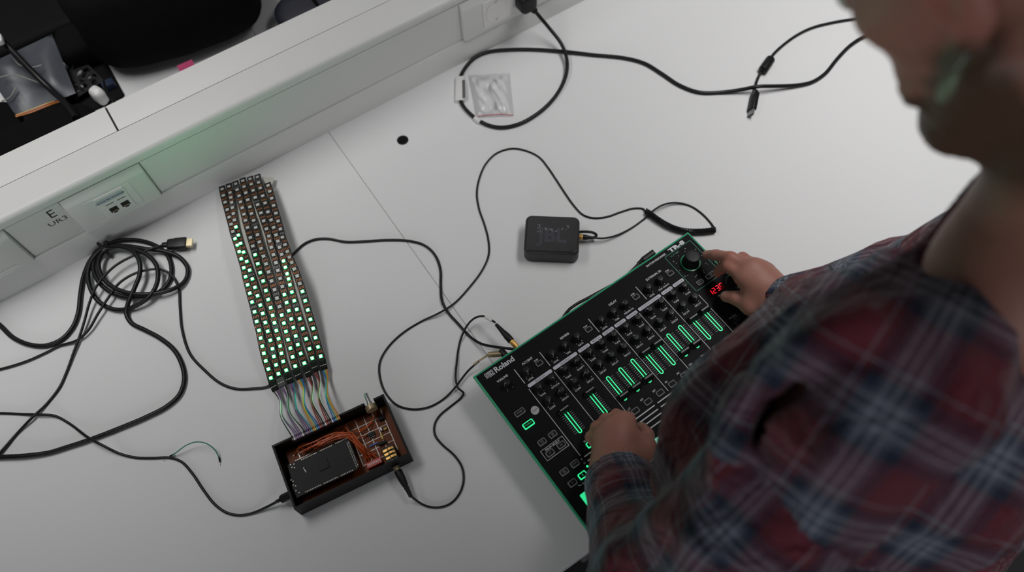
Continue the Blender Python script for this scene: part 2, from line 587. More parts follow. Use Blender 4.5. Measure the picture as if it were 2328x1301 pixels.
for u in (53, 97.4, 185.4, 274.1):
    line8(u, 26, u, 51.7, 1.0)
for u in (52.5, 96.5, 140.4, 206.3, 250.4, 295):
    line8(u, 62, u, 177.7, 0.8)
line8(339.6, 91, 339.6, 111)
line8(339, 118, 339, 178)
for v, segs in ((182.3, ((56, 138), (144, 178), (183, 236), (240, 292), (297, 336))), (189.2, ((56, 138), (144, 178), (183, 236), (240, 292), (297, 336))), (196.0, ((144, 178), (183, 236), (240, 292), (297, 336))), (203.8, ((144, 178), (183, 236), (240, 292)))):
    for a, b in segs:
        line8(a, v, b, v, 1.5)
for a, b in (((13, 142.2), (49, 142.2)), ((49, 142.2), (49, 157.8)), ((49, 157.8), (13, 157.8)), ((13, 157.8), (13, 142.2))):
    line8(*a, *b, 0.6)
line8(26, 207, 28, 209, 0.5)
line8(28, 209, 31, 209, 0.5)
line8(39, 209, 42, 209, 0.5)
line8(42, 209, 43.5, 206.5, 0.5)
pr.build('printed_lines', M('print_white'), tr)['kind'] = 'stuff'
gp = MB()
for a, b in (((343, 13.5), (389.5, 13.5)), ((391.5, 15.5), (391.5, 83)), ((389.5, 85), (343, 85)), ((341, 83), (341, 15.5))):
    line8(*a, *b, 0.8, gp)
for cu, cv, a0 in ((343, 15.5, 180), (389.5, 15.5, 270), (389.5, 83, 0), (343, 83, 90)):
    for i in range(4):
        a, b = math.radians(a0 + 22.5 * i), math.radians(a0 + 22.5 * (i + 1))
        line8(cu + 2 * math.cos(a), cv + 2 * math.sin(a), cu + 2 * math.cos(b), cv + 2 * math.sin(b), 0.8, gp)
gp.build('scatter_frame', M('print_green'), tr)

# --- faders
FU = [('BD', 73.0, 0), ('SD', 117.0, 0), ('LT', 151.0, 1), ('MT', 173.2, 1), ('HT', 195.0, 1), ('RS', 217.0, 0), ('HC', 239.0, 0), ('CH', 261.2, 1), ('OH', 283.2, 1), ('CC', 305.5, 0), ('RC', 327.6, 0)]
tk8 = MB()
slot = MB()


def ring(b, w, l, t, z0, z1, mi=0, n=5):
    o, i = rrect(w, l, w / 2, n), rrect(w - 2 * t, l - 2 * t, (w - 2 * t) / 2, n)
    N = len(o)
    vs = [(x, y, z0) for x, y in o] + [(x, y, z1) for x, y in o] + [(x, y, z1) for x, y in i] + [(x, y, z0) for x, y in i]
    fs = []
    for r in range(3):
        for j in range(N):
            k = (j + 1) % N
            fs.append((r * N + j, r * N + k, (r + 1) * N + k, (r + 1) * N + j))
    b._add(vs, fs, mi)
    return b


ring(slot, 0.0060, 0.0425, 0.0013, 0.0, 0.0005)
slot.rbox((0, 0, 0.0001), (0.0036, 0.0400, 0.0002), 0.0015, 0.00005, 1)
slot_o = slot.build('fader_slot', [M('glow_green'), M('hole_black')], tr)
cap = MB()
capL = []
for z, a, b in ((0.0025, 0.0150, 0.0100), (0.0070, 0.0146, 0.0076), (0.0098, 0.0142, 0.0040), (0.0106, 0.0140, 0.0032)):
    capL.append([(x, y, z) for x, y in rrect(a, b, 0.0008, 2)])
cap.loops(capL)
cap.box((0, 0, 0.0013), (0.0030, 0.0050, 0.0026))
cap.box((0, 0, 0.01075), (0.0136, 0.0011, 0.0003), 1)
cap_me = cap.build('fader_cap', [M('knob_black'), M('print_grey')], slot_o)
for i, (nm, u, low) in enumerate(FU):
    if i == 0:
        s, c = slot_o, cap_me
    else:
        s = slot_o.copy()
        COL.objects.link(s)
        s.parent = tr
        c = cap_me.copy()
        COL.objects.link(c)
        c.parent = s
    s.location = q8(u, 132.6)
    c.location = (0, 0.0172 if not low else -0.0148, 0)
    for k in range(12):
        v = 115.0 + k * 3.2
        for sg in (-1, 1):
            line8(u + sg * 4.6, v, u + sg * (8.6 if k % 1 == 0 else 7.4), v, 0.55, tk8)
tk8.build('fader_ticks', M('print_grey'), tr)['kind'] = 'stuff'

# --- knobs
kb = MB()
kb.lathe([(0.0066, 0.0), (0.0066, 0.0012), (0.0058, 0.0022), (0.0052, 0.0060), (0.0049, 0.0118), (0.0042, 0.0130), (0.0005, 0.0134)], 20)
kn = kb.build('knob', M('knob_black'), tr, True)
pt = MB()
pt.box((0, 0.0032, 0.01335), (0.0007, 0.0030, 0.0004))
pt.box((0, 0.00525, 0.0075), (0.0007, 0.0006, 0.0085), X=Matrix.Rotation(math.radians(2.5), 4, 'X'))
pn = pt.build('pointer', M('print_grey'), kn)
KN = []
for u, a in ((64, 172), (108, 172), (130.2, 170), (152.3, 172), (196.5, 170), (218.6, 168), (240.8, 70), (284.6, 172), (307, 172)):
    KN.append((u, 40.5, a))
for i, u in enumerate((63.5, 85.4, 107.9, 129.8, 151.8, 173.9, 196, 218.2, 240.5, 262.5, 284.4, 306.5, 328.6)):
    KN.append((u, 69.0, (200, 200, 60, 120, 175, 30, 20, 172, 20, 70, 25, 30, 170)[i]))
for i, u in enumerate((63.2, 85.4, 107.7, 129.4, 151.7, 173.7, 195.9, 218.1, 240, 262.1, 283.9, 306, 328.2)):
    KN.append((u, 91.8, (170, 100, 40, 100, 170, 40, 30, 20, 172, 25, 172, 172, 172)[i]))
KN += [(31.8, 39.5, 95), (355, 154, 40)]
dots = MB()
for i, (u, v, a) in enumerate(KN):
    if i == 0:
        k, p = kn, pn
    else:
        k = kn.copy()
        COL.objects.link(k)
        k.parent = tr
        p = pn.copy()
        COL.objects.link(p)
        p.parent = k
    k.location = q8(u, v)
    k.rotation_euler = (0, 0, math.radians(a))
    for sg in (-1, 1):
        dots.lathe([(0.00055, 0), (0.00055, HZ), (0.0001, HZ)], 6, X=Matrix.Translation(q8(u + sg * 4.6, v + 6.8)))
dots.build('knob_dots', M('print_white'), tr)['kind'] = 'stuff'


# --- buttons: dark key in a translucent frame
def button(u, v, w, h, lit=None, name='button', word=None, ws=0.0028):
    m = MB()
    m.rbox((0, 0, 0.0012), (w / 1000, h / 1000, 0.0024), 0.0016, 0.0004, 0)
    fm = 'button_grey' if lit is None else lit
    o = m.build(name, M(fm), tr)
    o.location = q8(u, v)
    MB().rbox((0, 0, 0.0025), ((w - 2.6) / 1000, (h - 2.6) / 1000, 0.0006), 0.0009, 0.0001).build('key_top', M('button_dark'), o)
    if word:
        text(word, ws, o, (0, 0, 0.00285), 'print_grey' if lit is None else 'glow_green_dim')
    return o


for u in (86.8, 175, 263.2, 329.4):
    button(u, 40.0, 10.6, 7.6)
    text('STEP', 0.0033, tr, q8(u - 0.6, 33.4, ZP + HZ), 'print_white', bold=0.00006)
for nm, u, low in FU:
    button(u, 173.4, 11.5, 8.0, 'glow_green' if nm == 'BD' else None)
    text(nm, 0.0038, tr, q8(u - 4.5 if nm not in ('BD',) else u - 3, 166.2, ZP + HZ), 'print_white', bold=0.00006)
button(22.4, 82.0, 15.5, 8.4, word='TR-REC', ws=0.0030)
button(22.2, 102.6, 16.5, 8.8, 'glow_green', word='PTN SELECT', ws=0.0024)
for u, v, wd in ((22.3, 133.3, 'INST\nPLAY'), (40.1, 133.2, 'INST\nREC'), (22.1, 151.7, 'KIT'), (40.6, 151.7, 'INST'), (39.9, 182.4, 'MUTE'), (22.0, 182.6, 'LAST\nSTEP'), (21.9, 200.6, 'A')):
    button(u, v, 12.0, 8.4, word=wd, ws=0.0024)
button(38.8, 200.4, 12.0, 8.4, 'glow_green', word='B', ws=0.0034)
button(354.6, 77.0, 11.5, 7.4, word='DEPTH', ws=0.0024)
button(375.0, 77.2, 16.5, 7.4, word='ON', ws=0.0026)
button(362.8, 174.0, 19.0, 9.5, word='START/STOP', ws=0.0024)
cb = MB()
cb.lathe([(0.0060, 0), (0.0060, 0.0022), (0.0054, 0.0028), (0.0005, 0.0029)], 24)
cb = cb.build('clear_button', M('button_pale'), tr, True)
cb.location = q8(40.9, 92)
text('CLEAR', 0.0027, cb, (0, 0, 0.0031), 'print_dim')
# step pads
for i in range(16):
    m = MB()
    m.rbox((0, 0, 0.0013), (0.0196, 0.0215, 0.0026), 0.0012, 0.0005)
    o = m.build('step_pad', M('pad_green' if i == 0 else ('pad_pale' if i in (5, 6) else 'pad_off')), tr)
    o.location = q8(29.2 + i * 22.65, 229.5 if i not in (5, 6) else 229.5)
# indicator lamps beside the pads
for v, lit in ((182.6, 0), (188.9, 0), (194.6, 1)):
    m = MB()
    m.lathe([(0.0016, 0), (0.0016, 0.0004), (0.0010, 0.0009), (0.0002, 0.0010)], 12)
    o = m.build('indicator_lamp', M('glow_green' if lit else 'print_dim'), tr)
    o.location = q8(51.3, v)

# --- scatter dial, tempo dial, display
m = MB()
m.lathe([(0.0150, 0.0), (0.0150, 0.0010), (0.0135, 0.0012), (0.0135, 0.0)], 40, cap=False)
rg = m.build('dial_ring', M('trim_green'), tr, True)
rg.location = q8(366.2, 43)
m = MB()
m.lathe([(0.0132, 0.0), (0.0130, 0.0020), (0.0120, 0.0040), (0.0112, 0.0190), (0.0104, 0.0212), (0.0080, 0.0218), (0.0005, 0.0214)], 36)
dl = m.build('scatter_dial', M('knob_black'), tr, True)
dl.location = q8(366.2, 43)
for i in range(10):
    a = math.radians(-105 + i * 36 - 3)
    u, v = 366 + 21.6 * math.cos(a), 43.3 + 21.6 * math.sin(a)
    m = MB()
    m.lathe([(0.0019, 0), (0.0019, 0.0003), (0.0008, 0.0008), (0.0002, 0.0009)], 12)
    o = m.build('scatter_lamp', M('button_dark'), tr)
    o.location = q8(u, v)
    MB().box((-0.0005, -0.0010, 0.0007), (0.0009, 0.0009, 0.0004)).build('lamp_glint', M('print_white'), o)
    text(str((i + 6) % 10 + 1), 0.0030, tr, q8(366 + 25.0 * math.cos(a + 0.10), 43.3 + 25.0 * math.sin(a + 0.10), ZP + HZ), 'print_white')
m = MB()
m.lathe([(0.0125, 0.0), (0.0122, 0.0030), (0.0112, 0.0150), (0.0100, 0.0168), (0.0005, 0.0166)], 32)
td = m.build('tempo_dial', M('knob_black'), tr, True)
td.location = q8(387.0 - 3, 108)
m = MB()
m.rbox((0, 0, 0.0002), (0.0345, 0.0125, 0.0004), 0.0006, 0.0001)
dp = m.build('tempo_display', M('display_glass'), tr)
dp.location = q8(366.5, 99.4)
SEG = {'1': 'bc', '2': 'abged', '3': 'abgcd', '0': 'abcdef'}
for k, chx in enumerate('1230'):
    w, h, t = 0.0042, 0.0080, 0.0009
    x0 = -0.0112 + k * 0.0070
    pos = {'a': (0, h / 2, 1), 'g': (0, 0, 1), 'd': (0, -h / 2, 1), 'b': (w / 2, h / 4, 0), 'c': (w / 2, -h / 4, 0), 'f': (-w / 2, h / 4, 0), 'e': (-w / 2, -h / 4, 0)}
    m = MB()
    for s in SEG[chx]:
        x, y, hor = pos[s]
        m.box((x0 + x + y * 0.12, y, 0.00055), ((w - t * 0.6, t, 0.0002) if hor else (t, h / 2 - t * 0.6, 0.0002)))
    if k == 2:
        m.box((x0 + w / 2 + 0.0012, -h / 2, 0.00055), (t, t, 0.0002))
    m.build('digit', M('glow_red'), dp)

# --- name bars
for a, b, wd in ((54, 95, 'BassDrum'), (98, 139.5, 'SnareDrum'), (142.5, 162, 'LowTom'), (164.4, 184, 'MidTom'), (186.6, 206.2, 'HighTom'), (208.6, 228, 'RimShot'), (230.6, 250.1, 'HandClap'), (253, 294.6, 'ClosedHiHat OpenHiHat'), (297, 316.9, 'CrashCym'), (319, 339, 'RideCym')):
    m = MB()
    m.rbox((0, 0, HZ / 2), ((b - a) / 1000, 0.0052, HZ), 0.0016, 0.00002)
    o = m.build('name_bar', M('bar_lilac'), tr)
    o.location = q8((a + b) / 2, 58.2)
    text(wd, 0.0040 if len(wd) < 12 else 0.0033, o, (0, 0, HZ), 'print_dim', bold=0.00005, shear=0.2)

# --- lettering
for wd, u, v, s in (('VOLUME', 31.8, 27.6, 0.0046), ('ACCENT', 75.5, 26.8, 0.0046), ('REVERB', 141.4, 27.3, 0.0046), ('DELAY', 230.1, 26.8, 0.0046), ('EXTERNAL IN', 307.6, 27.2, 0.0046)):
    text(wd, s, tr, q8(u, v, ZP + HZ), 'print_white', bold=0.00012)
for wd, u in (('LEVEL', 64), ('LEVEL', 108.1), ('TIME', 130), ('GATE', 152.2), ('LEVEL', 196.3), ('TIME', 218.6), ('FEEDBACK', 240.8), ('LEVEL', 284.6), ('SIDE CHAIN', 307)):
    text(wd, 0.0036, tr, q8(u, 51.2, ZP + HZ), 'print_white', bold=0.00005)
for i, u in enumerate((63.5, 85.3, 107.9, 129.8, 151.6, 173.8, 195.9, 218.2, 240.5, 262.3, 284.2, 306.4, 328.6)):
    text({1: 'ATTACK', 3: 'SNAPPY'}.get(i, 'TUNE'), 0.0036, tr, q8(u, 79.9, ZP + HZ), 'print_white', bold=0.00005)
for i, u in enumerate((63.1, 85.4, 107.6, 129.3, 151.7, 173.6, 195.9, 218.1, 239.9, 262, 283.8, 305.9, 328.2)):
    text({0: 'COMP', 2: 'COMP'}.get(i, 'DECAY'), 0.0036, tr, q8(u, 102.5, ZP + HZ), 'print_white', bold=0.00005)
text('TEMPO', 0.0036, tr, q8(366, 110, ZP + HZ), 'print_white', bold=0.00005)
text('SHUFFLE', 0.0036, tr, q8(355, 146.2, ZP + HZ), 'print_grey', bold=0.00005)
text('DRUM SELECT', 0.0038, tr, q8(31, 145.2, ZP + HZ), 'print_white', bold=0.00007)
text('A B', 0.0038, tr, q8(35, 209, ZP + HZ), 'print_white')
text('SCATTER', 0.0040, tr, q8(357, 18.2, ZP + HZ), 'print_green')
text('RHYTHM PERFORMER', 0.0046, tr, q8(327.5, 9.6, ZP + HZ), 'print_white', bold=0.00008, sx=0.84)
text('TR-8', 0.0088, tr, q8(368, 9.6, ZP + HZ), 'print_white', bold=0.0005, sx=1.62, label='large white model lettering')
text('Roland', 0.0118, tr, q8(46.0, 11.6, ZP + HZ), 'print_white', bold=0.0003, sx=1.0, label='large white maker lettering')
# angular maker's mark: nested strokes
mk = MB()
for (a, b, c, d) in ((14.6, 7.6, 14.6, 15.2), (16.4, 9.0, 16.4, 15.2), (18.2, 10.4, 18.2, 15.2), (14.6, 7.6, 27.2, 7.6), (16.4, 9.0, 25.6, 9.0), (18.2, 10.4, 24.0, 10.4), (27.2, 7.6, 27.2, 11.6), (25.6, 9.0, 25.6, 10.6), (24.0, 12.0, 27.2, 11.6), (20.0, 12.0, 25.6, 12.0), (20.0, 13.5, 27.6, 13.5), (18.2, 15.2, 27.6, 15.2), (20.0, 12.0, 20.0, 13.5), (27.6, 13.5, 27.6, 15.2)):
    line8(a, b, c, d, 0.75, mk)
mk.build('maker_mark', M('print_white'), tr)
# rear sockets
for u in (57.5, 66, 77.5, 331):
    m = MB()
    m.lathe([(0.0055, 0), (0.0055, 0.003), (0.0030, 0.0032)], 16, X=Matrix.Translation((u / 1000, -0.0055, 0.030)) @ Matrix.Rotation(-PI / 2, 4, 'X'))
    m.build('rear_socket', M('steel_grey'), tr)

# ------------------------------------------------------------------ small speaker
sp = thing('speaker', 'small black wireless speaker lying on the desk with worn logo', 'speaker', (0.0675 + 0.0008, 0.640 - 0.0005, 0), math.radians(-6.9))
MB().soft((0, 0, 0.0152), (0.0865, 0.0700, 0.0304), 0.0105, 0.0050).build('body', M('speaker_rubber'), sp, True)
MB().soft((0, 0, 0.0302), (0.0800, 0.0635, 0.0028), 0.0085, 0.0012).build('grille', M('speaker_mesh'), sp, True)
text('JBL', 0.0360, sp, (0.0005, -0.0040, 0.03165), 'speaker_logo', bold=0.0011, sx=0.93, label='raised dark maker logo')
fl = MB()
rs = random.Random(3)
for cx, cy, n, s in ((-0.020, 0.013, 9, 0.0022), (-0.0195, 0.004, 5, 0.0016), (-0.0105, 0.008, 6, 0.0012), (-0.0025, 0.0075, 7, 0.0013), (0.0160, 0.0090, 5, 0.0013), (0.0250, 0.0135, 9, 0.0022), (0.0065, 0.0045, 2, 0.0008), (0.0020, 0.0225, 2, 0.0006)):
    for _ in range(n):
        fl.box((cx + rs.gauss(0, s), cy + rs.gauss(0, s), 0.03185), (rs.uniform(0.0004, 0.0013), rs.uniform(0.0004, 0.0012), 0.0001), X=Matrix.Identity(4))
fl.build('worn_flecks', M('worn_white'), sp)['kind'] = 'stuff'
lan = rel(sp, pxpath([(1316, 528, 0.014), (1330, 527, 0.016), (1349, 529.5, 0.014), (1356, 535, 0.010), (1350, 540, 0.010), (1335, 538, 0.012), (1316, 535, 0.012)], 0.0016))
MB().tube(spline(lan, 0.0015), 0.0022, 8).build('lanyard', M('black_rubber'), sp, True)


# ------------------------------------------------------------------ cables
def plug_body(b, a, c, prof, mi, n=16):
    """turned shape from a towards c; prof of (radius, distance)"""
    b.lathe(prof, n, mi, along(a, c))


def ribbed(r0, r1, z0, z1, n):
    out = []
    for i in range(n):
        t = i / n
        r = r0 + (r1 - r0) * t
        za, zb = z0 + (z1 - z0) * t, z0 + (z1 - z0) * (t + 1 / n)
        out += [(r, za), (r, za + (zb - za) * 0.55), (r * 0.72, za + (zb - za) * 0.6), (r * 0.72, zb - 1e-5)]
    return out


def cable_thing(name, label, cat, path, r, m='black_cable', n=10, group=None, step=0.005):
    c = thing(name, label, cat, path[0], 0, group)
    MB().tube(rel(c, spline(path, step)), r, n).build('cord', M(m), c, True)
    return c


def put(t, mb, name, m, smooth=True, parent=None):
    """mesh given in world coordinates, made a part of thing t"""
    mi = inv(t)
    mb.v = [mi @ v for v in mb.v]
    return mb.build(name, m, parent or t, smooth)


# mains lead with plug in the trunking socket
R = 0.0034
w = onface(1.0000, 0.0880, -0.0038)
plug_c = TMAT @ w @ Vector((0, 0, 0))
out_dir = (TMAT @ w @ Vector((0, 0, 1)) - plug_c).normalized()
lead = [at(1214, 22, 0.064)]
lead += pxpath([(1226, 37, 0.050), (1247, 62, 0.030), (1275, 98, 0.014), (1288, 132, 0.008), (1288, 165, 0.004), (1276, 198, 0.001), (1252, 232), (1220, 260), (1180, 282), (1140, 290), (1108, 284), (1080, 268), (1060, 250), (1048, 232), (1043, 205, 0.001), (1046, 178), (1058, 154), (1080, 131), (1110, 118), (1160, 113), (1220, 113), (1290, 118, 0.001), (1350, 125), (1420, 132), (1465, 144), (1505, 168), (1545, 194), (1590, 210), (1640, 210), (1690, 203, 0.006), (1722, 197, 0.012), (1760, 196, 0.008), (1810, 194, 0.002), (1845, 187), (1875, 168), (1905, 132), (1935, 102), (1975, 78), (2040, 55), (2120, 40), (2220, 30)], R)
c = cable_thing('mains_lead', 'thick black mains lead looping from the wall plug across the right desk', 'cable', lead, R)
b = MB()
b.soft((0, 0, 0.014), (0.034, 0.036, 0.028), 0.012, 0.006, X=Matrix.Translation(plug_c) @ out_dir.to_track_quat('Z', 'Y').to_matrix().to_4x4())
put(c, b, 'plug', M('black_plastic'))
b = MB()
p0 = plug_c + out_dir * 0.016
p1_ = at(1217, 26, 0.061)
b.lathe(ribbed(0.0105, 0.0052, 0.0, (p1_ - p0).length, 7), 16, 0, along(p0, p1_))
put(c, b, 'strain_relief', M('black_rubber'))
b = MB()
q0, q1 = at(1092, 278, R), at(1080, 268.5, R)
b.lathe([(0.0046, 0), (0.0046, (q1 - q0).length)], 16, 0, along(q0, q1))
put(c, b, 'cable_tie_sleeve', M('label_white'))
b = MB()
q0, q1 = at(1045, 231, R), at(1046, 177, R)
L = (q1 - q0).length
b.loops([[(x, y, z) for x, y in rrect(0.0165, 0.0088, 0.003, 3)] for z in (0, 0.001, L - 0.001, L)], 0, along(q0, q1))
lb = put(c, b, 'cable_flag', M('label_white'))
b = MB()
q0, q1 = at(1055, 222, 2 * R + 0.0022), at(1054, 182, 2 * R + 0.0022)
b.loops([[(x, y, z) for x, y in rrect(0.0050, 0.0006, 0.0002, 1)] for z in (0, (q1 - q0).length)], 0, along(q0, q1))
put(c, b, 'flag_print', M('label_grey'), False, lb)

# loose USB lead with ferrite
R = 0.0026
c = cable_thing('usb_lead', 'black USB lead with ferrite bead and bare plug beside the face', 'cable', pxpath([(1706, 234, 0.002), (1714, 207, 0.0005), (1721, 183), (1727, 170, 0.002), (1743, 147, 0.004), (1757, 125, 0.002), (1780, 103), (1815, 78), (1850, 62), (1890, 52), (1930, 45), (1990, 38), (2080, 30)], R), R)
b = MB()
a, d = at(1733, 162, 0.0085), at(1753, 133, 0.0085)
b.lathe([(0.0055, 0), (0.0082, 0.002), (0.0085, 0.004), (0.0085, (d - a).length - 0.004), (0.0082, (d - a).length - 0.002), (0.005, (d - a).length)], 20, 0, along(a, d))
put(c, b, 'ferrite_bead', M('black_plastic'))
a, d = at(1718, 206, 0.008), at(1708.5, 254, 0.008)
L = (d - a).length
Xp = along(a, d) @ Matrix.Rotation(math.radians(62), 4, 'Z')
b = MB()
b.loops([[(x, y, z) for x, y in rrect(w_, h_, 0.002, 3)] for w_, h_, z in ((0.007, 0.006, 0), (0.008, 0.007, 0.006), (0.0155, 0.0085, 0.0075), (0.0165, 0.0090, 0.012), (0.0165, 0.0090, L - 0.004), (0.0155, 0.0085, L - 0.003))], 0, Xp)
put(c, b, 'plug_body', M('black_plastic'))
b = MB()
b.loops([[(x, y, z) for x, y in rrect(0.0120, 0.0045, 0.0005, 1)] for z in (L - 0.004, L + 0.0085)], 0, Xp)
b.loops([[(x, y, z) for x, y in rrect(0.0110, 0.0030, 0.0005, 1)] for z in (L + 0.0080, L + 0.0087)], 1, Xp)
put(c, b, 'plug_shell', [M('silver_dull'), M('hole_black')], False)


def jack(c, tip, back, gold_len=0.008, body=0.016, relief=0.014, r=0.0048, gm='gold', slim=1.0):
    """barrel plug: metal end at tip, plastic body and ribbed relief towards back"""
    X = along(tip, back)
    b = MB()
    b.lathe([(0.0030, -0.004), (0.0040 * slim, 0.0), (0.0042 * slim, 0.0005), (0.0042 * slim, gold_len)], 18, 0, X)
    put(c, b, 'plug_collar', M(gm))
    b = MB()
    b.lathe([(r * 0.9, gold_len - 0.0003), (r, gold_len + 0.001), (r, gold_len + body * 0.5), (r * 0.78, gold_len + body)] + [(a, z + gold_len + body) for a, z in ribbed(r * 0.72, r * 0.48, 0.0002, relief, 5)], 18, 0, X)
    put(c, b, 'plug_body', M('black_rubber'))


# coiled audio lead: speaker -> coil -> drum machine
R = 0.0016
ZJ = 0.030
pa = pxpath([(1349, 541, 0.010), (1372, 542, 0.008), (1400, 536, 0.003), (1432, 521), (1462, 500), (1484, 480, 0.007), (1505, 467, 0.007), (1534, 461, 0.003), (1566, 467), (1596, 486), (1618, 510), (1625, 521, 0.002)], R)
pb_ = pxpath([(1467, 480, 0.002), (1462, 475), (1440, 474), (1412, 482), (1380, 493), (1350, 496), (1326, 489), (1305, 468), (1285, 440), (1262, 405), (1245, 380), (1225, 357), (1196, 343), (1164, 338), (1130, 348), (1105, 372), (1090, 405), (1084, 440), (1089, 475), (1101, 510), (1110, 545), (1111, 580), (1096, 615), (1066, 655), (1035, 688, 0.0005), (1000, 711, 0.005), (960, 730), (915, 758), (882, 790), (864, 822), (863, 855), (876, 893), (902, 921), (938, 931), (975, 926), (1008, 908), (1035, 881, 0.004), (1062, 846, 0.006), (1089, 821, 0.020)], R)
c = cable_thing('coiled_audio_lead', 'thin black audio lead with a coiled section, from the speaker to the drum machine', 'cable', pa, R)
b = MB()
b.tube(spline(pb_, 0.005), R, 10)
put(c, b, 'cord', M('black_cable'))
ctr = spline(pxpath([(1626, 523, 0.0042), (1612, 525, 0.0042), (1588, 527, 0.0042), (1562, 526, 0.0042), (1537, 521, 0.0042), (1512, 510, 0.0042), (1490, 496, 0.0042), (1474, 484, 0.0042), (1467, 480, 0.0042)], R), 0.0012)
hp = []
tot = 0
turn = 0.0027
fr = None
for i in range(len(ctr) - 1):
    a, d = ctr[i], ctr[i + 1]
    L = (d - a).length
    t = (d - a).normalized()
    s = t.cross(Vector((0, 0, 1))).normalized()
    up = s.cross(t)
    n = max(2, int(L / turn * 14))
    for j in range(n):
        f_ = (tot + L * j / n) / turn * 2 * PI
        hp.append(a + (d - a) * j / n + (s * math.cos(f_) + up * math.sin(f_)) * 0.0042)
    tot += L
b = MB()
b.tube(hp, 0.00125, 6)
put(c, b, 'coil', M('black_cable'))
# plug at the speaker
jack(c, at(1317.5, 538.5, 0.013), at(1350, 541.5, 0.011), 0.0050, 0.009, 0.009, 0.0042)
# angled adapter plug at the drum machine
el = at(1140, 799, ZJ)
jr = at(1167, 826, ZJ)
b = MB()
X = along(at(1153, 813.5, ZJ), el)
b.lathe([(0.0046, -0.012), (0.0050, -0.010), (0.0050, -0.0005), (0.0042, 0.0)], 18, 0, X)
b.lathe([(0.0060, -0.0005), (0.0060, 0.0004)], 18, 0, X)
put(c, b, 'plug_collar', M('gold'))
b = MB()
b.lathe([(0.0048, 0.0), (0.0052, 0.001), (0.0052, 0.013), (0.0042, 0.0155), (0.001, 0.016)], 18, 0, X)
put(c, b, 'plug_elbow', M('black_plastic'))
b = MB()
a, d = el + Vector((0.004, -0.004, 0)), at(1110, 807, 0.027)
b.lathe([(0.0042, 0), (0.0042, 0.004), (0.0045, (d - a).length * 0.6), (0.0040, (d - a).length), (0.0018, (d - a).length + 0.001)], 18, 0, along(a, d))
b.lathe([(0.0016, 0), (0.0013, 0.0265), (0.0005, 0.027)], 12, 0, along(d, at(1087, 822, 0.021)))
put(c, b, 'adapter_sleeve', M('gold_dull'))

# thin cable under the light panel, from the left edge to the drum machine
R = 0.0021
ca = pxpath([(-420, 905), (-250, 880), (-120, 858), (-40, 846), (0, 840), (60, 822), (105, 802), (135, 787), (175, 774, 0.003), (200, 752, 0.005), (222, 715, 0.008), (247, 676, 0.010), (270, 645, 0.012), (300, 625, 0.012), (335, 614, 0.012), (365, 613, 0.010), (390, 626, 0.006), (406, 655, 0.001), (409, 695), (414, 750), (432, 805), (466, 843), (500, 871), (535, 884), (575, 884), (612, 878), (640, 850), (655, 800), (640, 720), (632, 650), (645, 600), (667, 578), (690, 556), (715, 545), (745, 543), (785, 550), (830, 549), (880, 546), (930, 548), (965, 558), (988, 579), (1001, 612), (1002, 650), (1005, 685, 0.001), (1018, 710), (1042, 737), (1068, 765), (1092, 781, 0.006), (1120, 788, 0.018), (1150, 792, 0.026), (1172, 795, 0.0275)], R)
cable_thing('thin_cable', 'thin black cable passing under the light strips to the drum machine', 'cable', ca, R)

# audio lead from the circuit box to the drum machine
R = 0.0016
cb_ = pxpath([(934, 1128, 0.010), (950, 1141, 0.003), (972, 1152), (1000, 1154), (1026, 1144), (1045, 1122), (1054, 1093), (1050, 1062), (1032, 1035), (1006, 1012), (989, 990), (988, 966), (1000, 945), (1025, 924), (1048, 905), (1054, 893, 0.003), (1042, 884, 0.005), (1036, 862, 0.005), (1039, 820, 0.002), (1044, 785), (1053, 757, 0.005), (1066, 735, 0.010), (1082, 722, 0.020), (1098, 719, 0.024), (1112, 724, 0.027), (1126, 734, 0.028)], R)
c = cable_thing('audio_lead', 'thin black audio lead joining the circuit box to the drum machine', 'cable', cb_, R)
jack(c, at(1172, 786, ZJ), at(1127, 737, ZJ), 0.0095, 0.020, 0.016, 0.0052)
b = MB()
a, d = at(1103, 720, 0.0265), at(1119, 729.5, 0.029)
b.lathe([(0.0022, 0), (0.0028, 0.001), (0.0028, (d - a).length - 0.001), (0.0022, (d - a).length)], 12, 0, along(a, d))
put(c, b, 'heat_shrink', M('label_white'))
jack(c, at(895, 1052, 0.017), at(934, 1129, 0.013), 0.013, 0.022, 0.019, 0.0056, 'gold_dull')

# USB lead to the circuit box
R = 0.0019
c = cable_thing('usb_lead', 'black USB lead running from the left edge to the circuit box', 'cable', pxpath([(-430, 985), (-300, 962), (-150, 946), (-40, 942), (0, 940), (50, 942), (90, 943, 0.004), (125, 946, 0.002), (160, 965), (200, 995, 0.006), (235, 1014, 0.008), (270, 1031, 0.002), (310, 1041), (350, 1042), (385, 1041), (412, 1050), (438, 1078), (462, 1114), (488, 1147), (515, 1166), (545, 1172), (575, 1167), (605, 1154, 0.004), (632, 1140, 0.010), (640, 1136, 0.012)], R), R)
a, d = at(627, 1142, 0.014), at(663, 1124, 0.016)
L = (d - a).length
b = MB()
b.loops([[(x, y, z) for x, y in rrect(w_, h_, 0.002, 3)] for w_, h_, z in ((0.0045, 0.0045, 0), (0.0055, 0.0050, 0.0060), (0.0105, 0.0075, 0.0080), (0.0120, 0.0085, 0.0110), (0.0120, 0.0085, L))], 0, along(a, d) @ Matrix.Rotation(math.radians(20), 4, 'Z'))
put(c, b, 'plug_body', M('black_plastic'))

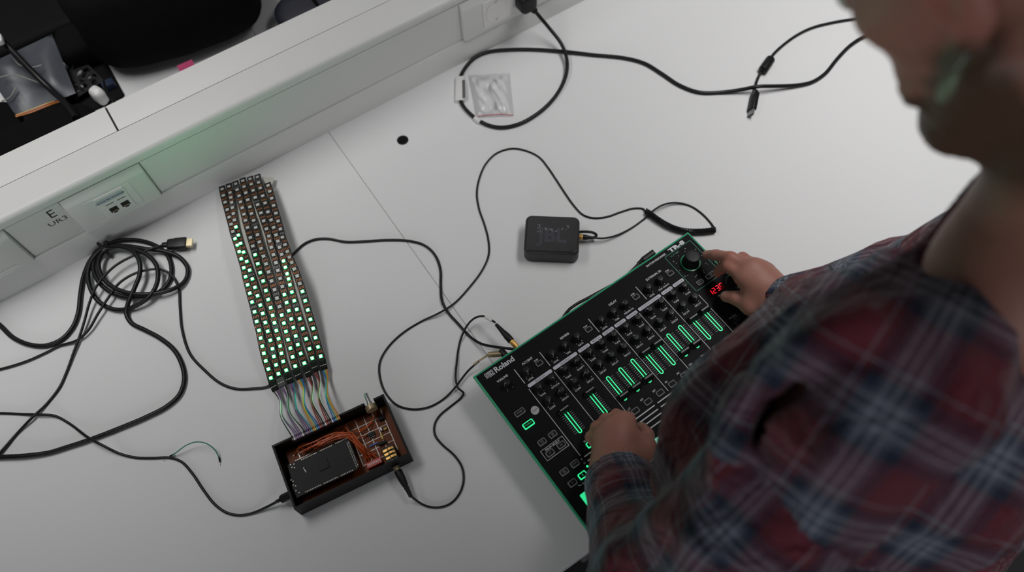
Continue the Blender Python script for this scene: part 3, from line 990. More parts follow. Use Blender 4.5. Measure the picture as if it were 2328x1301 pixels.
# HDMI lead
R = 0.0021
c = cable_thing('hdmi_lead', 'black HDMI lead with gold plug lying over the coiled cable', 'cable', pxpath([(374, 557, 0.011), (352, 563, 0.014), (325, 573, 0.015), (296, 585, 0.015), (264, 603, 0.015), (238, 627, 0.015), (217, 655, 0.014), (203, 690, 0.010), (192, 730, 0.007), (181, 765, 0.004), (167, 803, 0.002), (152, 845), (135, 882), (105, 920), (75, 948, 0.004), (40, 985), (0, 1030, 0.002), (-40, 1075), (-110, 1160), (-200, 1235), (-330, 1290)], R), R)
a, d = at(369, 557.5, 0.012), at(424, 553, 0.011)
L = (d - a).length
Xp = along(a, d) @ Matrix.Rotation(math.radians(0), 4, 'Z')
b = MB()
b.loops([[(x, y, z) for x, y in rrect(w_, h_, 0.0015, 3)] for w_, h_, z in ((0.0075, 0.006, 0), (0.0080, 0.0065, 0.0075), (0.0150, 0.0095, 0.0090), (0.0165, 0.0105, 0.0120), (0.0165, 0.0105, 0.0180), (0.0185, 0.0110, 0.0220), (0.0185, 0.0110, L - 0.001), (0.0180, 0.0105, L))], 0, Xp)
put(c, b, 'plug_body', M('black_plastic'))
b = MB()
b.loops([[(x, y, z) for x, y in rrect(0.0145, 0.0050, 0.0006, 1)] for z in (L - 0.0005, L + 0.0095)], 0, Xp)
put(c, b, 'plug_shell', M('brass_pale'), False)

# thick coiled cable with zip tie
R = 0.0036
loops_px = [(-380, 960), (-260, 880), (-160, 800), (-90, 745), (-45, 722), (-20, 726), (0, 740), (30, 768), (68, 784), (105, 786), (140, 772), (165, 745), (178, 712), (183, 670), (190, 630), (204, 595), (228, 566), (262, 550), (305, 546), (348, 556), (378, 577), (390, 610), (384, 642), (362, 664), (325, 674, 0.004), (280, 674, 0.004), (245, 660, 0.005), (220, 634, 0.006), (212, 605, 0.007), (222, 578, 0.008), (250, 562, 0.008), (290, 560, 0.008), (330, 566, 0.008), (375, 572, 0.006), (408, 585, 0.003), (427, 612, 0.001), (420, 640, 0.001), (392, 658, 0.006), (350, 668, 0.009), (300, 668, 0.010), (255, 652, 0.010), (230, 625, 0.011), (224, 598, 0.012), (236, 572, 0.012), (265, 560, 0.012), (300, 566, 0.014), (335, 580, 0.014), (356, 605, 0.014), (358, 640, 0.012), (342, 672, 0.010), (310, 695, 0.006), (270, 705, 0.002), (232, 692, 0.003), (208, 662, 0.006), (200, 625, 0.008), (210, 590, 0.010), (236, 565, 0.013), (268, 560, 0.015), (300, 570, 0.016), (316, 592, 0.016), (318, 622, 0.015), (306, 655, 0.013), (292, 688, 0.008), (287, 712, 0.003), (298, 734), (328, 750), (362, 768), (395, 795), (414, 830), (419, 865), (408, 898), (380, 924), (330, 950), (270, 975), (205, 1000, 0.0), (150, 1018), (110, 1030), (55, 1037, 0.002), (0, 1040, 0.001), (-50, 1044), (-160, 1060), (-300, 1085), (-420, 1090)]
c = cable_thing('thick_cable', 'thick black cable coiled in rings and tied beside the trunking', 'cable', pxpath(loops_px, R), R, n=12)
b = MB()
zc = at(237, 568, 0.011)
td_ = (at(248, 578, 0.011) - at(226, 556, 0.011)).normalized()
Xz = Matrix.Translation(zc) @ Matrix.Rotation(math.atan2(td_.y, td_.x), 4, 'Z')
b.loops([[(0.0025 * k, x, y) for x, y in rrect(0.030, 0.022, 0.009, 5)] for k in (-1, 1)], 0, Xz @ Matrix.Rotation(PI / 2, 4, 'Z'), cap=False)
put(c, b, 'zip_tie', M('black_plastic'))
b = MB()
b.rbox((0, 0, 0.004), (0.008, 0.007, 0.008), 0.0015, 0.0005, X=along(at(243, 559, 0.019), at(241, 545, 0.030)))
put(c, b, 'zip_tie_head', M('black_plastic'))

# green jumper wire
c = cable_thing('jumper_wire', 'thin green jumper wire arching beside the USB lead', 'wire', pxpath([(392, 1036, 0.004), (405, 1026, 0.008), (425, 1012, 0.013), (448, 1005, 0.016), (472, 1010, 0.014), (490, 1025, 0.008), (498, 1042, 0.002)], 0.0008), 0.0008, 'wire_seagreen', 8)
for a, d, e in (((396, 1033, 0.004), (386, 1038, 0.003), (371, 1049, 0.0006)), ((498, 1040, 0.003), (500, 1051, 0.0015), (501, 1060, 0.0004))):
    b = MB()
    A_, D_, E_ = at(*a), at(*d), at(*e)
    b.lathe([(0.0013, 0), (0.0013, (D_ - A_).length)], 8, 0, along(A_, D_))
    put(c, b, 'pin_housing', M('black_plastic'))
    b = MB()
    b.lathe([(0.0004, 0), (0.0003, (E_ - D_).length)], 6, 0, along(D_, E_))
    put(c, b, 'pin', M('silver'))

# supply cable behind the drum machine
c = cable_thing('supply_lead', 'black supply lead tucked along the rear of the drum machine', 'cable', pxpath([(1270, 740, 0.026), (1282, 719, 0.030), (1294, 704, 0.032), (1312, 691, 0.032), (1342, 675, 0.032), (1375, 657, 0.030), (1405, 640, 0.028), (1432, 620, 0.028), (1452, 600, 0.028)], 0.0022), 0.0022)
b = MB()
a, d = at(1450, 600, 0.030), at(1486, 574, 0.030)
L = (d - a).length
b.lathe(ribbed(0.0026, 0.0045, 0, 0.0105, 4), 12, 0, along(a, d))
b.loops([[(x, y, z) for x, y in rrect(0.0085, 0.0085, 0.002, 3)] for z in (0.0105, 0.0115, L - 0.001, L)], 0, along(a, d))
put(c, b, 'plug_body', M('black_plastic'))

# zip bag
zb = thing('zip_bag', 'small clear zip bag with red seal line inside the mains lead loop', 'bag', at(1110, 215, 0))
cor = [at(1064, 170, 0.002), at(1158, 165, 0.002), at(1168, 264, 0.002), at(1083, 268, 0.002)]
N = 26
vs, fs = [], []
rs = random.Random(5)
for s in (0, 1):
    for i in range(N + 1):
        for j in range(N + 1):
            a, d = i / N, j / N
            p = (cor[0] * (1 - a) + cor[1] * a) * (1 - d) + (cor[3] * (1 - a) + cor[2] * a) * d
            e = min(a, 1 - a, d, 1 - d)
            h = 0.0 if e == 0 else (0.0035 * min(1, e * 6) + 0.0030 * abs(math.sin(7 * a + 5 * d + 1.5 * math.sin(6 * d))) * min(1, e * 5) + 0.0026 * abs(math.sin(15 * a - 9 * d + 2 * math.sin(7 * a))) * min(1, e * 5) + rs.uniform(-0.0006, 0.0006))
            p = p.copy()
            p.z = 0.0012 + (max(0.0004, h) if s else 0.0)
            vs.append(p)
for s in (0, 1):
    o_ = s * (N + 1) ** 2
    for i in range(N):
        for j in range(N):
            q = o_ + i * (N + 1) + j
            fs.append((q, q + 1, q + N + 2, q + N + 1) if s == 0 else (q, q + N + 1, q + N + 2, q + 1))
b = MB()
b._add(vs, fs)
put(zb, b, 'film', M('zip_clear'))
b = MB()
b.tube(spline([at(1081, 265, 0.003), at(1110, 261.5, 0.0035), at(1140, 260, 0.0035), at(1167, 262, 0.003)], 0.004), 0.0006, 6)
put(zb, b, 'seal_line', M('zip_red'))

# ------------------------------------------------------------------ light panel: photo pixels of every light, far end first
LEDS = {
    'A': (7, [(505.6, 431.0), (508.4, 445.4), (512.4, 461.0), (517.4, 477.9), (521.6, 494.9), (526.0, 510.9), (530.0, 527.5), (535.0, 543.9), (540.0, 558.5), (544.4, 573.3), (549.0, 589.5), (554.8, 609.9), (558.8, 630.2), (563.5, 648.6), (568.4, 667.8), (573.6, 687.8), (579.2, 710.0), (584.1, 731.9), (589.5, 752.1), (593.0, 769.6), (596.8, 787.9), (600.3, 804.0), (604.6, 821.2), (610.6, 839.5), (616.2, 859.9)]),
    'B': (7, [(521.0, 425.0), (523.6, 439.4), (525.6, 450.4), (527.4, 461.6), (529.0, 473.5), (531.2, 486.9), (533.6, 501.3), (537.0, 517.3), (542.4, 535.9), (547.6, 554.5), (554.4, 574.5), (561.6, 595.5), (568.1, 615.5), (574.3, 635.2), (580.3, 654.4), (586.1, 673.4), (592.3, 694.7), (597.9, 713.6), (603.7, 734.1), (609.1, 753.8), (614.9, 774.5), (619.9, 793.4), (623.1, 810.9), (628.0, 830.2), (633.4, 850.3)]),
    'C': (10, [(536.4, 419.0), (539.6, 432.4), (544.0, 446.4), (547.4, 460.4), (551.4, 473.9), (555.2, 488.3), (558.6, 502.3), (563.2, 518.3), (569.9, 541.3), (575.5, 560.5), (580.7, 580.3), (586.7, 600.7), (592.1, 620.9), (598.9, 639.8), (605.0, 661.5), (610.2, 681.8), (615.8, 700.3), (620.3, 717.9), (624.4, 734.7), (628.7, 752.3), (633.8, 770.6), (637.3, 787.4), (640.3, 804.0), (644.2, 822.3), (651.1, 842.3)]),
    'D': (18, [(552.6, 412.0), (555.6, 425.6), (559.4, 439.6), (563.9, 455.6), (568.5, 471.5), (572.3, 486.9), (577.3, 502.3), (581.9, 518.3), (585.9, 534.9), (590.3, 551.3), (594.3, 565.9), (599.9, 583.5), (605.5, 600.9), (611.3, 619.3), (617.9, 639.8), (624.8, 659.4), (630.2, 678.7), (636.0, 697.9), (641.0, 717.3), (645.9, 735.6), (650.6, 754.3), (655.4, 773.0), (660.5, 792.4), (665.7, 812.2), (671.5, 833.0)]),
    'E': (16, [(569.3, 408.0), (571.9, 420.0), (575.9, 434.0), (580.9, 450.0), (586.5, 466.5), (593.9, 485.3), (600.1, 503.3), (606.3, 521.5), (611.9, 537.9), (613.9, 549.5), (617.5, 563.3), (622.3, 579.9), (627.5, 598.3), (632.5, 615.9), (637.5, 634.2), (642.5, 652.3), (647.0, 670.6), (652.1, 688.9), (657.1, 707.2), (662.5, 726.1), (667.4, 745.5), (672.8, 764.6), (677.5, 784.0), (684.0, 804.4), (692.2, 826.2)]),
    'F': (12, [(585.9, 403.6), (588.5, 416.0), (592.3, 428.6), (597.9, 446.4), (603.3, 462.6), (609.7, 482.9), (616.9, 501.3), (622.7, 518.3), (627.9, 535.3), (632.5, 549.5), (636.1, 563.5), (640.7, 579.5), (645.1, 594.5), (649.3, 608.9), (653.3, 623.5), (656.7, 635.2), (659.7, 648.4), (664.0, 665.0), (669.4, 684.6), (675.2, 704.1), (681.8, 725.4), (688.9, 747.8), (696.3, 771.1), (704.0, 793.4), (710.2, 814.7)]),
    'G': (15, [(609.9, 423.0), (613.9, 436.0), (618.3, 452.0), (622.7, 468.3), (627.9, 485.9), (632.9, 503.9), (637.9, 521.9), (642.5, 540.5), (648.5, 557.3), (653.9, 572.9), (658.5, 585.9), (663.9, 597.9), (670.1, 612.3), (676.3, 628.3), (682.1, 645.6), (688.1, 663.5), (694.3, 684.6), (700.1, 705.6), (706.2, 727.0), (712.4, 747.4), (717.6, 768.5), (723.4, 789.4), (729.6, 810.4)]),
}


def panel_z(s, k):
    """height of the flexible strips above the desk; s from the far end (0) to the connectors (1)"""
    return 0.010 + 0.026 * math.sin(PI * min(1, max(0, s * 0.96 + 0.02))) ** 0.8 + 0.0025 * math.sin(9 * s + k * 1.3) * math.sin(PI * s)


ct = at(600, 640, 0)
lp = thing('led_panel', 'panel of seven black light strips, lower part glowing green', 'light panel', ct, 0)
IV = inv(lp)
led_on = led_off = None


def led_mesh(on):
    b = MB()
    b.rbox((0, 0, 0.0008), (0.0050, 0.0050, 0.0016), 0.0004, 0.0002, 0, n=1)
    b.lathe([(0.0018, 0.00155), (0.0018, 0.00162), (0.0016, 0.00168), (0.0003, 0.0017)] if on else [(0.0019, 0.0015), (0.0019, 0.00165), (0.0003, 0.0017)], 12, 1)
    if not on:
        b.box((0.0006, 0.0, 0.00175), (0.0008, 0.0006, 0.0002), 2)
    o = b.build('led', [M('led_body_on'), M('led_face_on')] if on else [M('led_body'), M('led_face_off'), M('strip_silver')])
    me = o.data
    bpy.data.objects.remove(o)
    return me


ME_ON, ME_OFF = led_mesh(True), led_mesh(False)
paths = {}
for k, (key, (lit0, px)) in enumerate(LEDS.items()):
    n = len(px)
    P = [at(x, y, panel_z((i + 25 - n) / 24, k)) for i, (x, y) in enumerate(px)]
    ext = [P[0] + (P[0] - P[1]) * 0.55] + P + [P[-1] + (P[-1] - P[-2]) * 0.62]
    cl = [IV @ p for p in spline(ext, 0.0035)]
    paths[key] = ext
    side = []
    for i in range(len(cl)):
        t = (cl[min(i + 1, len(cl) - 1)] - cl[max(i - 1, 0)]).normalized()
        s = t.cross(Vector((0, 0, 1))).normalized()
        side.append((s, s.cross(t)))
    b = MB()
    b.loops([[c + s * 0.0055 + u * 0.0002, c - s * 0.0055 + u * 0.0002, c - s * 0.0055 - u * 0.0002, c + s * 0.0055 - u * 0.0002] for c, (s, u) in zip(cl, side)])
    st = b.build('led_strip', M('strip_pcb'), lp)
    pads, sil = MB(), MB()
    for i, p in enumerate(P):
        c = IV @ p
        j = min(range(len(cl)), key=lambda q: (cl[q] - c).length)
        s, u = side[j]
        t = u.cross(s).normalized()
        if t.dot(cl[min(j + 1, len(cl) - 1)] - cl[max(j - 1, 0)]) < 0:
            t = -t
        X = Matrix((s, t, u)).transposed().to_4x4()
        X.translation = c + u * 0.0002
        on = i >= lit0
        o = bpy.data.objects.new('led', ME_ON if on else ME_OFF)
        COL.objects.link(o)
        o.parent = st
        o.matrix_local = X @ Matrix.Rotation(rs.uniform(-0.06, 0.06), 4, 'Z')
        for q in (-1, 1):
            for w_ in (-1, 1):
                sil.box((w_ * 0.0030, q * 0.0017, 0.0003), (0.0010, 0.0008, 0.0004), 0, X)
                sil.box((w_ * 0.0037, q * 0.0036, 0.0003), (0.0006, 0.0011, 0.0004), 0, X)
        if i < n - 1:
            d = (P[i + 1] - P[i]).length
            joint = (i + k * 3) % 9 == 6
            for w_ in (-0.0036, -0.0012, 0.0012, 0.0036):
                for h in (-0.00115, 0.00115):
                    (sil if joint else pads).rbox((w_, d / 2 + h, 0.0002), (0.0016, 0.0020, 0.0003), 0.0006, 0.0001, 0, X, 1)
    pads.build('solder_pads', M('copper_pad'), st)['kind'] = 'stuff'
    sil.build('solder_joints', M('strip_silver'), st)['kind'] = 'stuff'
# grey card that carries the strips
b = MB()
rows = []
for f_ in [i / 12 for i in range(13)]:
    i = f_ * 22
    a_, g_ = paths['A'], paths['G']
    pa_ = a_[1 + int(round(f_ * 24))] + Vector((0, 0, -0.0036))
    pg_ = g_[1 + int(round(f_ * 22))] + Vector((0, 0, -0.0036))
    rows.append((pa_ + (pg_ - pa_) * 0.03, pa_ + (pg_ - pa_) * 0.97))
b.loops([[IV @ p, IV @ q, IV @ (q + Vector((0, 0, -0.0006))), IV @ (p + Vector((0, 0, -0.0006)))] for p, q in rows])
b.build('backing_card', M('card_grey'), lp)
b = MB()
tab = [(597, 402, 0.014), (623, 404, 0.013), (619, 420, 0.014), (606, 424, 0.015)]
b.loops([[IV @ at(x, y, z - 0.004) for x, y, z in tab], [IV @ at(x, y, z - 0.0035) for x, y, z in tab]])
b.build('card_tab', M('card_grey'), lp)

# ------------------------------------------------------------------ circuit box
BX = Vector((-0.2501, 0.3118, 0))
cbx = thing('circuit_box', 'open black box holding a circuit board, orange wires and a brown board', 'electronics box', BX, math.radians(23.0))
HB = 0.036
t_ = 0.0028
b = MB()
b.box((0, 0, 0.0015), (0.167, 0.097, 0.003))
b.build('box_base', M('box_black'), cbx)
b = MB()
b.box((0, -0.0485 + t_ / 2, HB / 2), (0.167, t_, HB))
b.build('box_wall', M('box_black'), cbx)
b = MB()
b.box((-0.0150, 0.0485 - t_ / 2, HB / 2), (0.137, t_, HB))
b.box((0.0755, 0.0485 - t_ / 2, HB / 2), (0.016, t_, HB))
b.box((0.060, 0.0485 - t_ / 2, 0.0100), (0.016, t_, 0.020))
b.build('box_wall', M('box_black'), cbx)
for sx in (-1, 1):
    b = MB()
    b.box((sx * (0.0835 - t_ / 2), 0, HB / 2), (t_, 0.0914, HB))
    b.build('box_wall', M('box_black'), cbx)
b = MB()
b.rbox((0.003, -0.001, 0.0052), (0.155, 0.0900, 0.0016), 0.001, 0.0002)
pf = b.build('perfboard', M('perfboard'), cbx)
ZF = 0.00608
for c_, s_ in [((x, 0.008, ZF), (0.0011, 0.068, 0.0002)) for x in (-0.058, 0.018, 0.031, 0.0435, 0.0570, 0.0700)] + [((0.044, y, ZF), (0.052, 0.0008, 0.0002)) for y in (0.0300, 0.0160, 0.0030, -0.0100, -0.0250)] + [((-0.052, y, ZF), (0.028, 0.0008, 0.0002)) for y in (0.0330, 0.0250)]:
    MB().box(c_, s_).build('solder_track', M('solder'), pf)
for i in range(6):
    b = MB()
    b.lathe([(0.0011, 0), (0.0008, 0.0008), (0.0002, 0.001)], 8, X=Matrix.Translation((-0.052 + i * 0.0125, -0.0405, 0.006)))
    b.build('solder_point', M('gold_dull'), cbx)
# microcontroller board
b = MB()
b.loops([[(x, y, z) for x, y in ((-0.0780, -0.0305), (0.0100, -0.0315), (0.0145, -0.0270), (0.0148, 0.0120), (0.0105, 0.0175), (-0.0745, 0.0178))] for z in (0.0200, 0.0222)])
mg = b.build('controller_board', M('chip_black'), cbx)
b = MB()
b.box((-0.070, -0.018, 0.0140), (0.018, 0.0130, 0.0118))
b.build('usb_socket', M('black_plastic'), mg)
b = MB()
b.rbox((-0.0300, -0.004, 0.0228), (0.014, 0.014, 0.0014), 0.0005, 0.0002)
b.build('controller_chip', M('chip_black'), mg)
pins = MB()
for x0, n, y in ((-0.0545, 10, 0.0160), (-0.0270, 8, 0.0162), (-0.0040, 8, 0.0164), (-0.0640, 10, -0.0288), (-0.0375, 9, -0.0292), (-0.0130, 8, -0.0296)):
    for i in range(n):
        pins.box((x0 + i * 0.00235, y, 0.0225), (0.0011, 0.0011, 0.0010), 0)
for i in range(17):
    for q in (0, 1):
        pins.box((0.0103 + q * 0.0023, 0.0100 - i * 0.00235, 0.0225), (0.0009, 0.0009, 0.0008), 0)
for p in ((-0.0700, 0.0120), (-0.0660, 0.0150), (-0.0705, 0.0165), (-0.0670, 0.0100)):
    pins.lathe([(0.0012, 0.0222), (0.0008, 0.0230)], 8, 0, Matrix.Translation((p[0], p[1], 0)))
for i in range(4):
    pins.box((-0.0560 + i * 0.0004, 0.0040 - i * 0.0022, 0.0224), (0.0012, 0.0010, 0.0008), 0)
for p in ((-0.0770, -0.004), (-0.0750, -0.007), (-0.0765, -0.012), (-0.0740, -0.0145), (-0.0755, -0.021), (-0.0725, -0.0255)):
    pins.box((p[0], p[1], 0.0224), (0.0016, 0.0009, 0.0006), 0)
pins.build('header_pins', M('solder'), mg)['kind'] = 'stuff'
for x, y, r in ((-0.0040, 0.0110, 0.0016), (-0.0100, -0.0160, 0.0018)):
    b = MB()
    b.lathe([(r, 0.02222), (r, 0.0223), (0.0002, 0.0223)], 14, X=Matrix.Translation((x, y, 0)))
    b.build('mounting_hole', M('hole_black'), mg)
# pin header on the rear wall
b = MB()
for i in range(28):
    b.box((-0.0535 + i * 0.00254, 0.0425, 0.0330), (0.0023, 0.0040, 0.0090))
b.build('pin_header', M('black_plastic'), cbx)['kind'] = 'stuff'
# orange wires from header to the switch corner
rs = random.Random(11)
for i in range(16):
    x = -0.060 + i * 0.0046 + rs.uniform(-0.002, 0.002)
    hz = 0.012 + rs.uniform(0, 0.012)
    e = (0.024 + rs.uniform(0, 0.016), -0.022 + rs.uniform(-0.004, 0.006), 0.009)
    p = [(x, 0.038, 0.007), (x + 0.006, 0.030 + rs.uniform(-0.006, 0.004), hz)]
    if x < -0.02:
        p.append((x + 0.025, 0.027 + rs.uniform(-0.006, 0.004), hz + 0.006))
    if x < 0.01:
        p.append((0.004 + rs.uniform(-0.004, 0.004), 0.026 + rs.uniform(-0.005, 0.006), hz + 0.006))
    p += [(0.018 + rs.uniform(-0.003, 0.004), 0.016 + rs.uniform(-0.004, 0.005), hz + 0.004), (0.024 + rs.uniform(-0.004, 0.006), -0.002 + rs.uniform(-0.004, 0.004), hz), e]
    b = MB()
    b.tube(spline(p, 0.003), 0.00075, 6)
    b.build('hookup_wire', M('wire_orange'), cbx, True)
for p in ([(0.030, 0.020, 0.012), (0.044, 0.022, 0.014), (0.058, 0.034, 0.008)], [(0.020, 0.024, 0.014), (0.040, 0.0235, 0.010), (0.052, 0.027, 0.007)], [(0.016, 0.018, 0.016), (0.030, 0.0135, 0.012), (0.039, 0.0130, 0.007)], [(-0.064, 0.032, 0.007), (-0.050, 0.040, 0.014), (-0.036, 0.034, 0.016), (-0.052, 0.028, 0.010)]):
    b = MB()
    b.tube(spline(p, 0.003), 0.00075, 6)
    b.build('hookup_wire', M('wire_orange'), cbx, True)
# amplifier chip
b = MB()
b.rbox((0.0445, 0.0110, 0.0085), (0.0098, 0.0066, 0.0036), 0.0004, 0.0003)
ch = b.build('amplifier_chip', M('chip_black'), cbx)
b = MB()
for i in range(4):
    for q in (-1, 1):
        b.box((0.0407 + i * 0.00254, 0.0110 + q * 0.0040, 0.0078), (0.0008, 0.0014, 0.0028))
b.build('chip_legs', M('solder'), ch)
# red switch block
b = MB()
b.rbox((0.0335, -0.0300, 0.0095), (0.0220, 0.0085, 0.0070), 0.0004, 0.0003, X=Matrix.Identity(4))
sw = b.build('switch_block', M('switch_red'), cbx)
b = MB()
for i in range(8):
    b.box((0.0250 + i * 0.00243, -0.0300, 0.0133), (0.0012, 0.0032, 0.0008))
b.build('switch_levers', M('label_white'), sw)
# audio socket with gold contacts
b = MB()
b.rbox((0.0585, -0.0310, 0.0130), (0.0180, 0.0240, 0.0145), 0.001, 0.0005)
b.lathe([(0.0060, 0), (0.0060, 0.0080), (0.0040, 0.0085)], 18, X=Matrix.Translation((0.0588, -0.0420, 0.0160)) @ Matrix.Rotation(PI / 2, 4, 'X'))
jk2 = b.build('audio_socket', M('black_plastic'), cbx)
for i in range(3):
    b = MB()
    b.loops([[(0.0585 + q * 0.0085, -0.0240 - i * 0.0058 + w_ * 0.0016, 0.0203 + h) for w_ in (-1, 1)] + [(0.0585 + q * 0.0085, -0.0240 - i * 0.0058 + w_ * 0.0016, 0.0207 + h) for w_ in (1, -1)] for q, h in ((-1, -0.002), (-0.9, 0.0004), (-0.2, 0.0006), (0.0, 0.0018), (0.35, 0.0018), (0.9, 0.0004), (1, -0.002))])
    b.build('contact', M('gold'), jk2)
# potentiometer in the wall notch
b = MB()
X = Matrix.Translation((0.0600, 0.0405, 0.0270)) @ Matrix.Rotation(-PI / 2, 4, 'X')
b.lathe([(0.0080, -0.004), (0.0084, -0.0035), (0.0084, 0.0030), (0.0078, 0.0036), (0.0040, 0.0036)], 24, 0, X)
po = b.build('potentiometer', M('gold_dull'), cbx, True)
b = MB()
b.lathe([(0.0038, 0.0034), (0.0038, 0.0090), (0.0030, 0.0092), (0.0030, 0.0230), (0.0026, 0.0236)], 18, 0, X)
b.build('shaft', M('silver_dull'), po, True)
# small components
for c_, s_, m_ in (((0.0660, 0.0270, 0.0085), (0.0080, 0.0060, 0.0050), 'chip_black'), ((0.0600, 0.0120, 0.0080), (0.0030, 0.0060, 0.0040), 'silver_dull'), ((0.0655, 0.0100, 0.0075), (0.0050, 0.0030, 0.0030), 'wire_yellow'), ((0.0570, 0.0020, 0.0075), (0.0024, 0.0090, 0.0024), 'wire_yellow'), ((0.0420, -0.0040, 0.0075), (0.0130, 0.0022, 0.0022), 'wire_blue'), ((0.0540, -0.0080, 0.0090), (0.0120, 0.0040, 0.0050), 'chip_black')):
    b = MB()
    b.rbox(c_, s_, 0.0008, 0.0003)
    b.build('component', M(m_), cbx)

# ------------------------------------------------------------------ jumper bundles from strips to box
BMX = Matrix.Translation(BX) @ Matrix.Rotation(math.radians(23.0), 4, 'Z')
ENDS = [(625.5, 883, 'black'), (643.5, 877, 'grey'), (659, 867, 'black'), (680, 858, 'black'), (702.5, 855, 'black'), (719.5, 846, 'black'), (736, 841, 'black')]
COLS = [['black', 'white', 'purple', 'mauve'], ['purple', 'mauve', 'white', 'black'], ['mauve', 'purple', 'purple', 'teal'], ['orange', 'yellow', 'teal', 'blue'], ['red', 'brown', 'black', 'white'], ['red', 'brown', 'black', 'white'], ['blue', 'teal', 'yellow', 'orange']]
WORD = ['leftmost jumper cable, black and purple wires from light strip to box', 'purple jumper cable with one black wire, under the grey connector', 'purple jumper cable with one teal wire, third from left', 'orange, yellow and blue jumper cable in the middle of the row', 'red, black and white jumper cable next to the orange one', 'red, black and white jumper cable next to the rightmost one', 'rightmost jumper cable, blue to orange wires from light strip to box']
KEYS = 'ABCDEFG'
for k in range(7):
    e = paths[KEYS[k]]
    end = e[-1]
    dirv = (e[-1] - e[-3]).normalized()
    hx, hy, hm = ENDS[k]
    jt = thing('jumper_cable', WORD[k], 'cable', (end.x, end.y, 0), 0, 'jumper cables between strips and box')
    tip = at(hx + 5, hy + 11, 0.010)
    d_ = (tip - end)
    d_.z = 0
    d_.normalize()
    s_ = d_.cross(Vector((0, 0, 1)))
    Lh = 0.0145
    h0 = end - d_ * 0.001 + Vector((0, 0, 0.001))
    b = MB()
    X = Matrix((s_, d_, Vector((0, 0, 1)))).transposed().to_4x4()
    X.translation = h0
    b.rbox((0, Lh / 2, 0.0012), (0.0104, Lh, 0.0030), 0.0004, 0.0002, 0, X)
    for i in range(4):
        b.box((-0.0036 + i * 0.0024, Lh * 0.55, 0.0028), (0.0012, 0.0008, 0.0002), 1, X)
    mat('connector_grey', (0.045, 0.045, 0.046), 0.5, spec=0.2)
    put(jt, b, 'connector', [M('connector_grey' if hm == 'grey' else 'connector_black'), M('solder')], False)
    for i in range(4):
        cn = COLS[k][i]
        a0 = h0 + d_ * Lh - s_ * (-0.0036 + i * 0.0024)
        z1 = BMX @ Vector((-0.0535 + (k * 4 + i) * 0.00254, 0.0445, 0.0395))
        z2 = BMX @ Vector((-0.0535 + (k * 4 + i) * 0.00254, 0.0418, 0.0375))
        ac = h0 + d_ * Lh
        zc_ = BMX @ Vector((-0.0535 + (k * 4 + 1.5) * 0.00254, 0.0445, 0.0395))
        of = -s_ * (-0.0036 + i * 0.0024) * 0.46
        m1 = ac + d_ * 0.014 + of + Vector((0, 0, -0.001 + 0.0006 * (i % 2)))
        m2 = ac * 0.42 + zc_ * 0.58 + of + Vector((-0.0045, -0.002, 0.006 + 0.0008 * (i % 2)))
        b = MB()
        b.tube(spline([a0 - d_ * 0.001, m1, m2, z1 + Vector((-0.001, 0.003, 0.004)), z2], 0.004), 0.00085, 6)
        put(jt, b, 'wire', M('jumper_orange' if cn == 'orange' else 'wire_' + cn))
        b = MB()
        Xh = BMX @ Matrix.Translation((-0.0535 + (k * 4 + i) * 0.00254, 0.0420, 0.0390))
        b.box((0, 0, 0), (0.0021, 0.0030, 0.0030), 0, Xh)
        put(jt, b, 'pin_housing', M('jumper_orange' if cn == 'orange' else 'wire_' + cn), False)

# ------------------------------------------------------------------ things on the desk behind the trunking
def lump(name, label, cat, c, size, rz, m, amp=0.10, seed=0, pw=2.6, nu=40, nv=20):
    """soft bag: superellipsoid with folds, flat underneath"""
    t = thing(name, label, cat, (c[0], c[1], 0), rz)
    rr = random.Random(seed)
    W = [(rr.uniform(2, 7), rr.uniform(2, 7), rr.uniform(2, 7), rr.uniform(0, 6), rr.uniform(0.3, 1)) for _ in range(7)]

    def se(x, p):
        return math.copysign(abs(x) ** (2 / p), x)
    vs, fs = [], []
    for i in range(nv + 1):
        ph = -PI / 2 + PI * i / nv
        for j in range(nu):
            th = 2 * PI * j / nu
            d = Vector((se(math.cos(ph), pw) * se(math.cos(th), pw), se(math.cos(ph), pw) * se(math.sin(th), pw), se(math.sin(ph), pw)))
            f_ = 1 + amp * sum(w[4] * math.sin(w[0] * d.x + w[1] * d.y + w[2] * d.z + w[3]) for w in W) / 4
            z = size[2] / 2 + d.z * size[2] / 2 * (f_ if d.z > 0 else 1)
            vs.append((d.x * f_ * size[0] / 2, d.y * f_ * size[1] / 2, max(0.001, z)))
    for i in range(nv):
        for j in range(nu):
            k = (j + 1) % nu
            fs.append((i * nu + j, i * nu + k, (i + 1) * nu + k, (i + 1) * nu + j))
    b = MB()
    b._add(vs, fs)
    b.build('shell', M(m), t, True)
    return t


def tloc(px, py, z=0.0):
    return TMAT.inverted() @ at(px, py, z)


def tw(x, y, z=0.0):
    return TMAT @ Vector((x, y, z))


